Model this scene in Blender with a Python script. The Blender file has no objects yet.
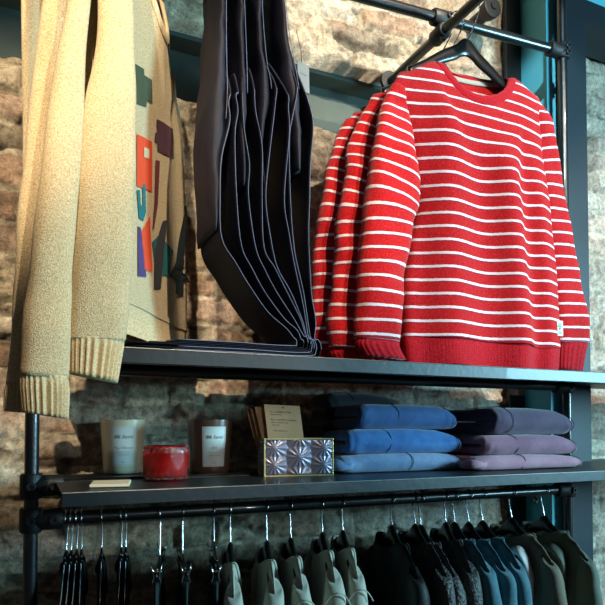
import bpy, bmesh, math, random
from math import sin, cos, pi, radians, sqrt, exp, atan2
from mathutils import Vector, noise
from mathutils.geometry import tessellate_polygon
random.seed(7)
SC = bpy.context.scene
COL = SC.collection
H = 1.35                                  # eye height above the floor
# ------------------------------------------------------------------ camera
F = 611.5; YAW = radians(24.4); PIT = radians(1.8); PY = 408.8
fw = Vector((sin(YAW)*cos(PIT), cos(YAW)*cos(PIT), sin(PIT)))
rt = Vector((cos(YAW), -sin(YAW), 0)); up = rt.cross(fw)
CAM = Vector((0, 0, H))
cd = bpy.data.cameras.new('camera'); co = bpy.data.objects.new('camera', cd); COL.objects.link(co)
co.location = CAM; co.rotation_euler = (pi/2 + PIT, 0, -YAW)
cd.sensor_width = 36; cd.lens = 36*F/605; cd.shift_y = (PY-302.5)/605; cd.clip_start = .02
SC.camera = co
def ray(px, py): return fw*F + rt*(px-302.5) + up*(PY-py)
def atY(px, py, Y):
    d = ray(px, py); return CAM + d*(Y/d.y)
def onplane(px, py, O, N):
    d = ray(px, py); return CAM + d*((O-CAM).dot(N)/d.dot(N))
WALL = 1.68; RACK = 1.40; SF = 1.15; SBK = 1.60
# ------------------------------------------------------------------ materials
def srgb(r, g, b):
    f = lambda c: (c/255/12.92) if c/255 <= .04045 else ((c/255+.055)/1.055)**2.4
    return (f(r), f(g), f(b), 1)
def newmat(name):
    m = bpy.data.materials.new(name); m.use_nodes = True
    nt = m.node_tree; b = nt.nodes['Principled BSDF']; return m, nt, b
def nd(nt, typ, **kw):
    n = nt.nodes.new(typ)
    for k, v in kw.items():
        if k in n.inputs: n.inputs[k].default_value = v
        else: setattr(n, k, v)
    return n
def mixc(nt, fac, a, b, typ='MIX'):
    m = nt.nodes.new('ShaderNodeMix'); m.data_type = 'RGBA'; m.blend_type = typ
    for s, v in ((0, fac), (6, a), (7, b)):
        if hasattr(v, 'links') or hasattr(v, 'is_linked'): nt.links.new(v, m.inputs[s])
        else: m.inputs[s].default_value = v
    return m.outputs[2]
def noisy(name, c1, c2, scale=8, rough=.5, bump=.0, bscale=60, metal=0, spec=.4, coat=0, sheen=0, detail=4, bdist=.002):
    m, nt, b = newmat(name)
    tc = nd(nt, 'ShaderNodeTexCoord')
    n = nd(nt, 'ShaderNodeTexNoise', Scale=scale, Detail=detail); nt.links.new(tc.outputs['Object'], n.inputs['Vector'])
    nt.links.new(mixc(nt, n.outputs['Fac'], c1, c2), b.inputs['Base Color'])
    b.inputs['Roughness'].default_value = rough; b.inputs['Metallic'].default_value = metal
    b.inputs['Specular IOR Level'].default_value = spec; b.inputs['Coat Weight'].default_value = coat
    b.inputs['Sheen Weight'].default_value = sheen
    if bump:
        n2 = nd(nt, 'ShaderNodeTexNoise', Scale=bscale, Detail=3); nt.links.new(tc.outputs['Object'], n2.inputs['Vector'])
        bp = nd(nt, 'ShaderNodeBump', Strength=bump, Distance=bdist); nt.links.new(n2.outputs['Fac'], bp.inputs['Height'])
        nt.links.new(bp.outputs['Normal'], b.inputs['Normal'])
    return m
def knit(name, base, dark, light, stripe=None, period=.0335, width=.19, bump=.6, scale=260, phase=0.0):
    m, nt, b = newmat(name)
    tc = nd(nt, 'ShaderNodeTexCoord')
    n = nd(nt, 'ShaderNodeTexNoise', Scale=scale, Detail=2, Roughness=.7); nt.links.new(tc.outputs['Object'], n.inputs['Vector'])
    cr = nd(nt, 'ShaderNodeValToRGB'); nt.links.new(n.outputs['Fac'], cr.inputs['Fac'])
    e = cr.color_ramp.elements; e[0].position = .32; e[0].color = dark; e[1].position = .68; e[1].color = light
    mid = cr.color_ramp.elements.new(.5); mid.color = base
    col = cr.outputs['Color']
    if stripe:
        uv = nd(nt, 'ShaderNodeUVMap'); uv.uv_map = 'UVMap'
        sp = nd(nt, 'ShaderNodeSeparateXYZ'); nt.links.new(uv.outputs['UV'], sp.inputs[0])
        nj = nd(nt, 'ShaderNodeTexNoise', Scale=90, Detail=2); nt.links.new(tc.outputs['Object'], nj.inputs['Vector'])
        j = nd(nt, 'ShaderNodeMath', operation='MULTIPLY_ADD'); nt.links.new(nj.outputs['Fac'], j.inputs[0]); j.inputs[1].default_value = .0022
        nt.links.new(sp.outputs['Y'], j.inputs[2])
        d = nd(nt, 'ShaderNodeMath', operation='MULTIPLY_ADD'); nt.links.new(j.outputs[0], d.inputs[0]); d.inputs[1].default_value = 1/period; d.inputs[2].default_value = phase
        f = nd(nt, 'ShaderNodeMath', operation='FRACT'); nt.links.new(d.outputs[0], f.inputs[0])
        s = nd(nt, 'ShaderNodeMath', operation='LESS_THAN'); nt.links.new(f.outputs[0], s.inputs[0]); s.inputs[1].default_value = width
        lo = nd(nt, 'ShaderNodeMath', operation='LESS_THAN'); nt.links.new(f.outputs[0], lo.inputs[0]); lo.inputs[1].default_value = width+.1
        col = mixc(nt, lo.outputs[0], col, srgb(150, 40, 60))
        col = mixc(nt, s.outputs[0], col, stripe)
    nt.links.new(col, b.inputs['Base Color'])
    b.inputs['Roughness'].default_value = .9; b.inputs['Specular IOR Level'].default_value = .15
    b.inputs['Sheen Weight'].default_value = .25; b.inputs['Sheen Roughness'].default_value = .4
    n2 = nd(nt, 'ShaderNodeTexNoise', Scale=scale*1.3, Detail=3); nt.links.new(tc.outputs['Object'], n2.inputs['Vector'])
    bp = nd(nt, 'ShaderNodeBump', Strength=bump, Distance=.004); nt.links.new(n2.outputs['Fac'], bp.inputs['Height'])
    nt.links.new(bp.outputs['Normal'], b.inputs['Normal'])
    return m
def denim(name, base, fade, dark):
    m, nt, b = newmat(name)
    tc = nd(nt, 'ShaderNodeTexCoord')
    n = nd(nt, 'ShaderNodeTexNoise', Scale=14, Detail=6, Roughness=.7); nt.links.new(tc.outputs['Object'], n.inputs['Vector'])
    n1 = nd(nt, 'ShaderNodeTexNoise', Scale=500, Detail=2); nt.links.new(tc.outputs['Object'], n1.inputs['Vector'])
    r = nd(nt, 'ShaderNodeValToRGB'); nt.links.new(n.outputs['Fac'], r.inputs['Fac'])
    r.color_ramp.elements[0].position = .4; r.color_ramp.elements[0].color = base
    r.color_ramp.elements[1].position = .75; r.color_ramp.elements[1].color = fade
    k = nd(nt, 'ShaderNodeMath', operation='MULTIPLY'); nt.links.new(n1.outputs['Fac'], k.inputs[0]); k.inputs[1].default_value = .7
    nt.links.new(mixc(nt, k.outputs[0], r.outputs['Color'], dark), b.inputs['Base Color'])
    b.inputs['Roughness'].default_value = .85; b.inputs['Sheen Weight'].default_value = .3
    bp = nd(nt, 'ShaderNodeBump', Strength=.4, Distance=.001); nt.links.new(n1.outputs['Fac'], bp.inputs['Height'])
    nt.links.new(bp.outputs['Normal'], b.inputs['Normal'])
    return m
M = {}
M['pipe'] = noisy('black_painted_pipe', srgb(5, 10, 13), srgb(14, 20, 22), 14, .34, .25, 120, 0, .6, .4)
M['fitting'] = noisy('cast_fitting', srgb(7, 8, 9), srgb(18, 20, 20), 30, .55, .5, 180, 0, .5)
M['shelf'] = noisy('dark_painted_steel', srgb(15, 22, 27), srgb(24, 34, 39), 10, .45, .25, 70, 0, .5, .1)
M['shelf_edge'] = noisy('worn_steel_edge', srgb(110, 112, 108), srgb(160, 158, 150), 40, .4, 0, 60, .6)
M['beam'] = noisy('dark_green_steel', srgb(44, 56, 52), srgb(70, 80, 72), 12, .7, .4, 50)
M['column'] = noisy('charcoal_steel', srgb(20, 31, 38), srgb(29, 40, 47), 5, .5, .2, 80)
M['teal'] = noisy('teal_painted_steel', srgb(84, 170, 186), srgb(100, 188, 202), 7, .5, .3, 40)
M['chrome'] = noisy('chrome', (.75, .75, .78, 1), (.6, .6, .62, 1), 10, .18, 0, 60, 1)
M['blackwood'] = noisy('black_lacquer', srgb(12, 13, 13), srgb(24, 24, 22), 12, .3, .1, 60, 0, .5, .3)
M['plastic'] = noisy('black_plastic', srgb(8, 8, 9), srgb(14, 14, 15), 12, .2)
M['beige'] = knit('oatmeal_boucle', srgb(206, 182, 142), srgb(180, 152, 112), srgb(224, 204, 166), bump=.7, scale=380)
M['beige_rib'] = knit('oatmeal_rib', srgb(206, 182, 142), srgb(184, 158, 116), srgb(222, 202, 164), bump=.3, scale=330)
M['red'] = knit('red_striped_terry', srgb(196, 18, 26), srgb(140, 8, 16), srgb(222, 46, 44), stripe=srgb(240, 222, 226), scale=420)
M['red_rib'] = knit('red_rib', srgb(186, 18, 32), srgb(140, 8, 22), srgb(204, 34, 44), bump=.4, scale=300)
M['navycloth'] = noisy('navy_cotton', srgb(24, 23, 34), srgb(46, 44, 62), 9, .6, .3, 300, 0, .35)
M['seam'] = noisy('seam_highlight', srgb(104, 108, 136), srgb(136, 140, 166), 60, .6)  # trouser edge seams, their highlight put into the pale colour
M['blackcloth'] = noisy('black_cloth', srgb(9, 9, 11), srgb(20, 20, 23), 12, .6, .4, 200, 0, .35)
M['satin'] = noisy('black_satin', srgb(8, 8, 10), srgb(16, 16, 18), 12, .25, .2, 30, 0, .6)
M['sequin'] = noisy('speckled_black_knit', srgb(6, 6, 8), srgb(95, 88, 84), 130, .5, 1, 150, 0, .6, detail=1, bdist=.006)
M['cream'] = noisy('cream_jersey', srgb(176, 170, 150), srgb(196, 190, 172), 8, .85, .3, 300, 0, .2, 0, .3)
M['greentrouser'] = noisy('dark_green_cloth', srgb(18, 34, 34), srgb(28, 46, 44), 12, .7, .3, 300)
M['teal_denim'] = denim('blue_chambray', srgb(48, 98, 112), srgb(100, 150, 162), srgb(20, 50, 60))
M['olive'] = noisy('olive_cotton', srgb(92, 84, 68), srgb(128, 114, 94), 9, .8, .4, 200)
M['sage'] = noisy('grey_green_cotton', srgb(74, 84, 76), srgb(112, 112, 96), 9, .8, .4, 200)
M['fleece'] = noisy('pale_fleece', srgb(205, 190, 186), srgb(232, 222, 220), 40, .95, 1, 120)
M['denim_mid'] = denim('mid_blue_denim', srgb(28, 92, 158), srgb(70, 140, 200), srgb(12, 48, 100))
M['denim_dark'] = denim('dark_blue_denim', srgb(28, 74, 128), srgb(52, 104, 164), srgb(12, 34, 70))
M['denim_light'] = denim('light_blue_denim', srgb(104, 130, 168), srgb(150, 172, 200), srgb(62, 84, 122))
M['denim_black'] = denim('black_denim', srgb(14, 17, 24), srgb(26, 32, 42), srgb(6, 8, 12))
M['plum'] = denim('plum_denim', srgb(84, 62, 88), srgb(112, 86, 112), srgb(50, 34, 52))
M['mauve'] = denim('mauve_denim', srgb(150, 96, 118), srgb(186, 130, 148), srgb(104, 66, 86))
M['pink'] = denim('pink_denim', srgb(190, 130, 146), srgb(216, 162, 172), srgb(146, 92, 110))
M['stitch_dark'] = noisy('dark_stitching', srgb(16, 18, 34), srgb(26, 28, 46), 40, .8)
M['ceramic'] = noisy('cream_glass_jar', srgb(222, 210, 174), srgb(230, 220, 186), 6, .3, 0, 60, 0, .5, .3)
M['brownjar'] = noisy('brown_glass_jar', srgb(96, 68, 52), srgb(108, 78, 60), 6, .3, 0, 60, 0, .5, .3)
M['label'] = noisy('label_paper', srgb(226, 226, 216), srgb(236, 236, 228), 20, .6)
M['ink'] = noisy('grey_ink', srgb(60, 62, 60), srgb(74, 76, 72), 20, .7)
M['inkfaint'] = noisy('faint_grey_ink', srgb(148, 148, 138), srgb(160, 160, 150), 20, .7)
M['wax'] = noisy('cream_wax', srgb(222, 210, 178), srgb(230, 220, 190), 20, .5)
M['redwax'] = noisy('red_wax', srgb(225, 4, 12), srgb(240, 24, 14), 20, .4)
M['kraft'] = noisy('kraft_card', srgb(184, 132, 92), srgb(204, 152, 110), 30, .8, .2, 300)
M['brass'] = noisy('brass_edge', srgb(205, 180, 110), srgb(230, 214, 160), 30, .35, 0, 60, .8)
M['tin'] = noisy('mirrored_pressed_glass', srgb(104, 122, 156), srgb(150, 118, 104), 26, .32, 0, 60, .45)
M['tag'] = noisy('grey_card_tag', srgb(120, 128, 130), srgb(130, 138, 140), 20, .6)
M['string'] = noisy('brown_string', srgb(90, 62, 44), srgb(110, 80, 60), 20, .8)
M['p_green'] = noisy('green_applique', srgb(58, 68, 48), srgb(76, 86, 62), 60, .8, .4, 300)
M['p_purple'] = noisy('aubergine_applique', srgb(74, 42, 58), srgb(92, 56, 72), 60, .8, .4, 300)
M['p_orange'] = noisy('orange_applique', srgb(216, 62, 30), srgb(236, 84, 44), 60, .8, .4, 300)
M['p_teal'] = noisy('teal_applique', srgb(22, 92, 98), srgb(38, 116, 118), 60, .8, .4, 300)
M['p_maroon'] = noisy('maroon_applique', srgb(104, 38, 48), srgb(120, 48, 58), 60, .8, .4, 300)
M['p_violet'] = noisy('violet_applique', srgb(66, 52, 98), srgb(84, 68, 118), 60, .8, .4, 300)
M['p_char'] = noisy('charcoal_applique', srgb(46, 48, 56), srgb(62, 62, 70), 60, .8, .4, 300)
M['p_navy'] = noisy('dark_green_applique', srgb(20, 36, 42), srgb(32, 48, 52), 60, .8, .4, 300)
M['greenprint'] = noisy('green_print', srgb(86, 140, 124), srgb(110, 160, 144), 60, .8)
M['floor'] = noisy('dark_floorboards', srgb(60, 46, 36), srgb(84, 66, 50), 4, .5, .2, 30)
m, nt, b = newmat('clear_cut_glass')
b.inputs['Base Color'].default_value = (1, .62, .62, 1); b.inputs['Transmission Weight'].default_value = 1
b.inputs['Roughness'].default_value = .03; b.inputs['IOR'].default_value = 1.45; M['glass'] = m
# brick: tint and mortar amounts are stored on the wall's vertices, fine grain added here
m, nt, b = newmat('old_brick')
at = nd(nt, 'ShaderNodeAttribute'); at.attribute_name = 'tint'
tc = nd(nt, 'ShaderNodeTexCoord')
n1 = nd(nt, 'ShaderNodeTexNoise', Scale=75, Detail=8, Roughness=.8); nt.links.new(tc.outputs['Object'], n1.inputs['Vector'])
r = nd(nt, 'ShaderNodeValToRGB'); nt.links.new(n1.outputs['Fac'], r.inputs['Fac'])
r.color_ramp.elements[0].position = .3; r.color_ramp.elements[0].color = (.30, .26, .22, 1)
r.color_ramp.elements[1].position = .58; r.color_ramp.elements[1].color = (1.25, 1.22, 1.18, 1)
nt.links.new(mixc(nt, 1.0, at.outputs['Color'], r.outputs['Color'], 'MULTIPLY'), b.inputs['Base Color'])
b.inputs['Roughness'].default_value = .9; b.inputs['Specular IOR Level'].default_value = .2
bp = nd(nt, 'ShaderNodeBump', Strength=1, Distance=.010); nt.links.new(n1.outputs['Fac'], bp.inputs['Height'])
nt.links.new(bp.outputs['Normal'], b.inputs['Normal']); M['brick'] = m
# ------------------------------------------------------------------ object helpers
def thing(name, label, cat, loc=(0, 0, 0), group=None):
    o = bpy.data.objects.new(name, None); COL.objects.link(o); o.location = loc; o.empty_display_size = .05
    o['label'] = label; o['category'] = cat
    if group: o['group'] = group
    return o
def link(name, me, mat, parent=None, smooth=True, label=None):
    o = bpy.data.objects.new(name, me); COL.objects.link(o)
    if mat: me.materials.append(M[mat] if isinstance(mat, str) else mat)
    if smooth:
        for p in me.polygons: p.use_smooth = True
    if parent:
        o.parent = parent
        me.transform(__import__('mathutils').Matrix.Translation(-Vector(parent_origin(parent))))
    if label: o['label'] = label
    return o
def parent_origin(p):
    v = Vector(p.location)
    while p.parent: p = p.parent; v = v + Vector(p.location)
    return v
def fin(name, bm, mat, parent=None, smooth=True, label=None, sharp=None):
    bmesh.ops.recalc_face_normals(bm, faces=bm.faces)
    me = bpy.data.meshes.new(name); bm.to_mesh(me); bm.free()
    o = link(name, me, mat, parent, smooth, label)
    if sharp and smooth:
        try: me.set_sharp_from_angle(angle=radians(sharp))
        except Exception: pass
    return o
def tag(o, label, cat, group=None):
    o['label'] = label; o['category'] = cat
    if group: o['group'] = group
    return o
def struct(o): o['kind'] = 'structure'; return o
def box(bm, a, b, bev=0):
    a = Vector(a); b = Vector(b)
    r = bmesh.ops.create_cube(bm, size=1)
    for v in r['verts']:
        v.co = Vector(((a.x+b.x)/2+v.co.x*(b.x-a.x), (a.y+b.y)/2+v.co.y*(b.y-a.y), (a.z+b.z)/2+v.co.z*(b.z-a.z)))
    if bev:
        es = list({e for v in r['verts'] for e in v.link_edges})
        bmesh.ops.bevel(bm, geom=es, offset=bev, segments=2, profile=.5, affect='EDGES')
def catmull(P, n):
    """resample a list of equal-length tuples to n+1 points"""
    out = []; k = len(P)-1
    for i in range(n+1):
        t = i/n*k; j = min(int(t), k-1); f = t-j
        p0 = P[max(j-1, 0)]; p1 = P[j]; p2 = P[j+1]; p3 = P[min(j+2, k)]
        out.append(tuple(.5*((2*b_)+(-a_+c_)*f+(2*a_-5*b_+4*c_-d_)*f*f+(-a_+3*b_-3*c_+d_)*f**3) for a_, b_, c_, d_ in zip(p0, p1, p2, p3)))
    return out
def lerpl(L, x):
    if x <= L[0][0]: return L[0][1]
    for (a, va), (b_, vb) in zip(L, L[1:]):
        if x <= b_:
            t = (x-a)/(b_-a); t = t*t*(3-2*t)*.5+t*.5
            return va+(vb-va)*t
    return L[-1][1]
def ring_mesh(bm, rings, closed=True, cap=True, loop=False, uvl=None, vs=None):
    """skin a list of rings of Vectors"""
    V = [[bm.verts.new(p) for p in R] for R in rings]; n = len(V[0]); k = len(V)
    for i in range(k if loop else k-1):
        A = V[i]; B = V[(i+1) % k]
        for j in range(n if closed else n-1):
            q = (A[j], A[(j+1) % n], B[(j+1) % n], B[j])
            try: f = bm.faces.new(q)
            except ValueError: continue
            if uvl is not None:
                for l, vv, uu in zip(f.loops, (vs[i], vs[i], vs[i+1], vs[i+1]), (j, j+1, j+1, j)):
                    l[uvl].uv = (uu/n, vv)
    if cap and closed and not loop:
        bm.faces.new(V[0][::-1]); bm.faces.new(V[-1])
    return V
def tube(bm, pts, r, seg=10, loop=False, cap=True):
    pts = [Vector(p) for p in pts]; rings = []; n = len(pts)
    prev = None
    for i, p in enumerate(pts):
        if loop: t = pts[(i+1) % n]-pts[i-1]
        else: t = pts[min(i+1, n-1)]-pts[max(i-1, 0)]
        t.normalize()
        if prev is None:
            a = Vector((0, 0, 1)) if abs(t.z) < .9 else Vector((1, 0, 0))
            a = (a - t*a.dot(t)).normalized()
        else: a = (prev - t*prev.dot(t)).normalized()
        prev = a; b_ = t.cross(a); rr = r[i] if isinstance(r, (list, tuple)) else r
        rings.append([p + (a*cos(2*pi*k/seg)+b_*sin(2*pi*k/seg))*rr for k in range(seg)])
    ring_mesh(bm, rings, cap=cap, loop=loop)
def lathe(bm, prof, c, seg=48, mod=None):
    rings = []
    for r, z in prof:
        rings.append([Vector((c[0]+cos(2*pi*k/seg)*(r+(mod(2*pi*k/seg, z) if mod else 0)), c[1]+sin(2*pi*k/seg)*(r+(mod(2*pi*k/seg, z) if mod else 0)), c[2]+z)) for k in range(seg)])
    ring_mesh(bm, rings, cap=True)
def ribbon(bm, path, wdir, w, th, seg=20, ex=.6, nz=.0, nseed=0.0):
    """sweep a flattened rounded section along a path; wdir = width direction, w / th may be lists (full sizes)"""
    path = [Vector(p) for p in path]; wdir = Vector(wdir).normalized(); rings = []
    n = len(path)
    for i, p in enumerate(path):
        t = (path[min(i+1, n-1)]-path[max(i-1, 0)]).normalized()
        nn = t.cross(wdir).normalized()
        W = w[i] if isinstance(w, list) else w; T = th[i] if isinstance(th, list) else th
        R = []
        for k in range(seg):
            a = 2*pi*k/seg; c_, s_ = cos(a), sin(a)
            cx = (abs(c_)**ex)*(1 if c_ > 0 else -1); sx = (abs(s_)**ex)*(1 if s_ > 0 else -1)
            q = p + wdir*(cx*W/2) + nn*(sx*T/2)
            if nz:
                q = q + nn*nz*noise.noise(q*22+Vector((nseed, 0, 0))) + wdir*nz*.8*noise.noise(q*16+Vector((0, nseed, 3)))
            R.append(q)
        rings.append(R)
    ring_mesh(bm, rings)
def text_mesh(txt, size, fn, name, mat, parent, shear=0, align='CENTER', label=None):
    cu = bpy.data.curves.new('lettering', 'FONT'); cu.body = txt; cu.size = size; cu.align_x = align; cu.shear = shear
    cu.resolution_u = 2; cu.fill_mode = 'FRONT'
    ob = bpy.data.objects.new('lettering', cu); COL.objects.link(ob)
    bpy.context.view_layer.update()
    me = bpy.data.meshes.new_from_object(ob.evaluated_get(bpy.context.evaluated_depsgraph_get()))
    bpy.data.objects.remove(ob); bpy.data.curves.remove(cu)
    for v in me.vertices: v.co = fn(v.co.x, v.co.y)
    return link(name, me, mat, parent, False, label)
# ------------------------------------------------------------------ garments
class Fr:
    """local frame of a hanging garment: u across, v down, n out of its front"""
    def __init__(s, O, az):
        s.O = Vector(O); s.U = Vector((sin(az), cos(az), 0)); s.N = Vector((cos(az), -sin(az), 0))
    def P(s, u, v, n=0): return s.O + s.U*u + s.N*n - Vector((0, 0, v))
    def uv(s, px, py, n=0):
        p = onplane(px, py, s.O+s.N*n, s.N) - s.O; return (p.dot(s.U), -p.z)
def body(fr, spec, mat, parent, name='body', nu=56, nv=60):
    """pouch made of a front and a back sheet with an open neck"""
    L, R, tF, tB, bot, Hh, folds, neck = (spec[k] for k in ('L', 'R', 'topF', 'topB', 'bot', 'H', 'folds', 'neck'))
    uLs = L[0][1]; uRs = R[0][1]
    def S(x, s, side):                          # x in -1..1, s in 0..1
        ut = uLs+(uRs-uLs)*(x+1)/2
        top = lerpl(tF if side > 0 else tB, ut); bt = lerpl(bot, ut)
        v = top+(bt-top)*s
        u = lerpl(L, v)+(lerpl(R, v)-lerpl(L, v))*(x+1)/2
        e = max(0, 1-abs(x)**2.4)**.5
        inneck = max(0, 1-((ut-neck[0])/neck[1])**2) if abs(ut-neck[0]) < neck[1] else 0
        d = v-lerpl(tB, ut)
        ramp = min(1, max(0, d)/.16)**.6 if s > 0 else 0
        n = Hh*e*ramp
        n = max(n, spec.get('nb', min(.045, Hh*1.1))*inneck**.5*max(0, 1-s*3) + n*min(1, s*3)) if inneck else n
        if side > 0:
            fo = 0
            for (u0, sl, w, amp, s0, s1) in folds:
                k = min(1, max(0, (s-s0)/.15))*min(1, max(0, (s1-s)/.15))
                fo += amp*exp(-((u-u0-sl*s)/w)**2)*k
            n += fo*e
        return u, v, side*n
    bm = bmesh.new(); uvl = bm.loops.layers.uv.new('UVMap')
    for side in (1, -1):
        G = [[S(-1+2*i/nu, j/nv, side) for i in range(nu+1)] for j in range(nv+1)]
        V = [[bm.verts.new(fr.P(*g)) for g in row] for row in G]
        for j in range(nv):
            for i in range(nu):
                idx = ((j, i), (j, i+1), (j+1, i+1), (j+1, i))
                f = bm.faces.new([V[a][b_] for a, b_ in idx])
                for l, (a, b_) in zip(f.loops, idx): l[uvl].uv = (G[a][b_][0], G[a][b_][1])
    bmesh.ops.remove_doubles(bm, verts=bm.verts, dist=.0004)
    o = fin(name, bm, mat, parent)
    return S
def band(fr, S, drop, mat, parent, name='hem_rib', pull=.94, nu=150, ribs=.0022, nrib=46, puff=0):
    """ribbed band that continues a body's lower edge"""
    rings = []
    ns = 8
    for j in range(ns+1):
        s = j/ns; R = []
        for k in range(2*nu):
            side = 1 if k < nu else -1
            x = -1+2*(k/nu) if side > 0 else 1-2*((k-nu)/nu)
            u, v, n = S(x*.999, 1, side)
            c = (S(-1, 1, 1)[0]+S(1, 1, 1)[0])/2
            q = (1-(1-pull)*min(1, s*2.2)) + puff*sin(pi*s)
            rb = ribs*(cos(x*nrib*pi))*min(1, s*4)
            R.append(fr.P(c+(u-c)*q, v+drop*s-.001, n*q*.9+side*rb))
        rings.append(R)
    bm = bmesh.new(); ring_mesh(bm, rings, cap=False)
    return fin(name, bm, mat, parent)
def collar(fr, spec, S, mat, parent, ra=.012, rb=.0045, name='collar'):
    u0, w = spec['neck']; uLs = spec['L'][0][1]; uRs = spec['R'][0][1]
    X = lambda u: (u-uLs)/(uRs-uLs)*2-1
    P = []
    m = 40
    for k in range(m):
        a = pi*k/m; P.append(S(X(u0-w*.995*cos(a)), 0, 1))
    for k in range(m):
        a = pi*k/m; P.append(S(X(u0+w*.995*cos(a)), 0, -1))
    cu = u0; cv = sum(p[1] for p in P)/len(P)-.01
    rings = []
    for i, p in enumerate(P):
        a = P[i-1]; c_ = P[(i+1) % len(P)]
        d = Vector((cu-p[0], cv-p[1])); 
        d = d.normalized() if d.length > 1e-6 else Vector((0, -1))
        R = []
        for k in range(12):
            t = 2*pi*k/12
            R.append(fr.P(p[0]+d.x*(ra*(cos(t)+.55)), p[1]+d.y*(ra*(cos(t)+.55)), p[2]+rb*sin(t)))
        rings.append(R)
    bm = bmesh.new(); ring_mesh(bm, rings, loop=True, cap=False)
    return fin(name, bm, mat, parent)
def sleeve(fr, st, mat, parent, name='sleeve', n=44, flat=.42, v0=0, wr=.004, seed=0.0, ribs=0, nrib=22, seg=28, local=False):
    """st: stations (pixel left edge, pixel right edge, n offset) or local ((u,v),(u,v),n); a soft flattened tube"""
    pts = []
    for (a, b_, off) in st:
        A = a if local else fr.uv(*a, n=off); B = b_ if local else fr.uv(*b_, n=off)
        pts.append((A[0], A[1], B[0], B[1], off))
    pts = catmull(pts, n); rings = []; vs = []; d = v0; last = None
    sg = seg if not ribs else 208
    for i, (au, av, bu, bv, off) in enumerate(pts):
        A = fr.P(au, av, off); B = fr.P(bu, bv, off); C = (A+B)/2; hw = (B-A)/2
        if last is not None: d += (C-last).length
        last = C; vs.append(d); R = []
        for k in range(sg):
            t = 2*pi*k/sg; c_, s_ = cos(t), sin(t)
            q = C + hw*((abs(c_)**.85)*(1 if c_ > 0 else -1)) + fr.N*(hw.length*flat*2*(abs(s_)**.9)*(1 if s_ > 0 else -1)*.5)
            if ribs: q = q + (q-C).normalized()*ribs*cos(nrib*t)*min(1, i/4)
            else: q = q + fr.N*wr*noise.noise(q*14+Vector((seed, 0, 0)))*2 + hw.normalized()*wr*noise.noise(q*11+Vector((0, seed, 0)))
            R.append(q)
        rings.append(R)
    bm = bmesh.new(); uvl = bm.loops.layers.uv.new('UVMap')
    ring_mesh(bm, rings, uvl=uvl, vs=vs)
    return fin(name, bm, mat, parent), vs[-1]
def hanger(fr, label, group=None, hw=.2, drop=.075, hook=.075, mat='blackwood', tall=.026, thick=.011, hooklean=0, name='clothes_hanger', clips=False, piped=None):
    """fr.O is the crown of the hanger; hook rises above it"""
    t = thing(name, label, 'hanger', fr.O, group)
    P = []; W = []
    if not clips:
        st = [(-hw, drop+.012, tall*.75), (-hw*.75, drop*.86, tall*.85), (-hw*.45, drop*.5, tall), (-hw*.2, drop*.25, tall*1.15), (-.022, .013, tall*1.25), (-.009, .0035, tall*1.35), (0, .002, tall*1.35), (.009, .0035, tall*1.35), (.022, .013, tall*1.25),
              (hw*.2, drop*.25, tall*1.15), (hw*.45, drop*.5, tall), (hw*.75, drop*.86, tall*.85), (hw, drop+.012, tall*.75)]
    else:
        st = [(-hw, .012, .013), (-hw*.5, .012, .013), (0, .004, .02), (hw*.5, .012, .013), (hw, .012, .013)]
    st = catmull(st, 40)
    rings = []
    for (u, v, h) in st:
        h = max(h, .006)
        rings.append([fr.P(u, v+h/2+h/2*sin(a), thick/2*cos(a)) for a in [2*pi*k/12 for k in range(12)]])
    bm = bmesh.new(); ring_mesh(bm, rings); fin('hanger_arms' if not clips else 'hanger_bar', bm, mat, t)
    # hook: stem then arc over the pipe
    R = .019; bm = bmesh.new(); pts = [fr.P(0, .006, 0), fr.P(hooklean*.3, -.012, 0), fr.P(hooklean, -hook+R*.6, 0)]
    cz = -hook-0.0
    for k in range(0, 15):
        a = -.5+k/14*3.75
        pts.append(fr.P(hooklean-R+R*cos(a)+0.0, cz-R*sin(a), 0))
    # shift arc so it sits centred over the pipe
    tube(bm, catmull([tuple(p) for p in pts], 48), .0019, 8); fin('hook', bm, 'chrome', t)
    return t
def person_free(): pass
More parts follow.
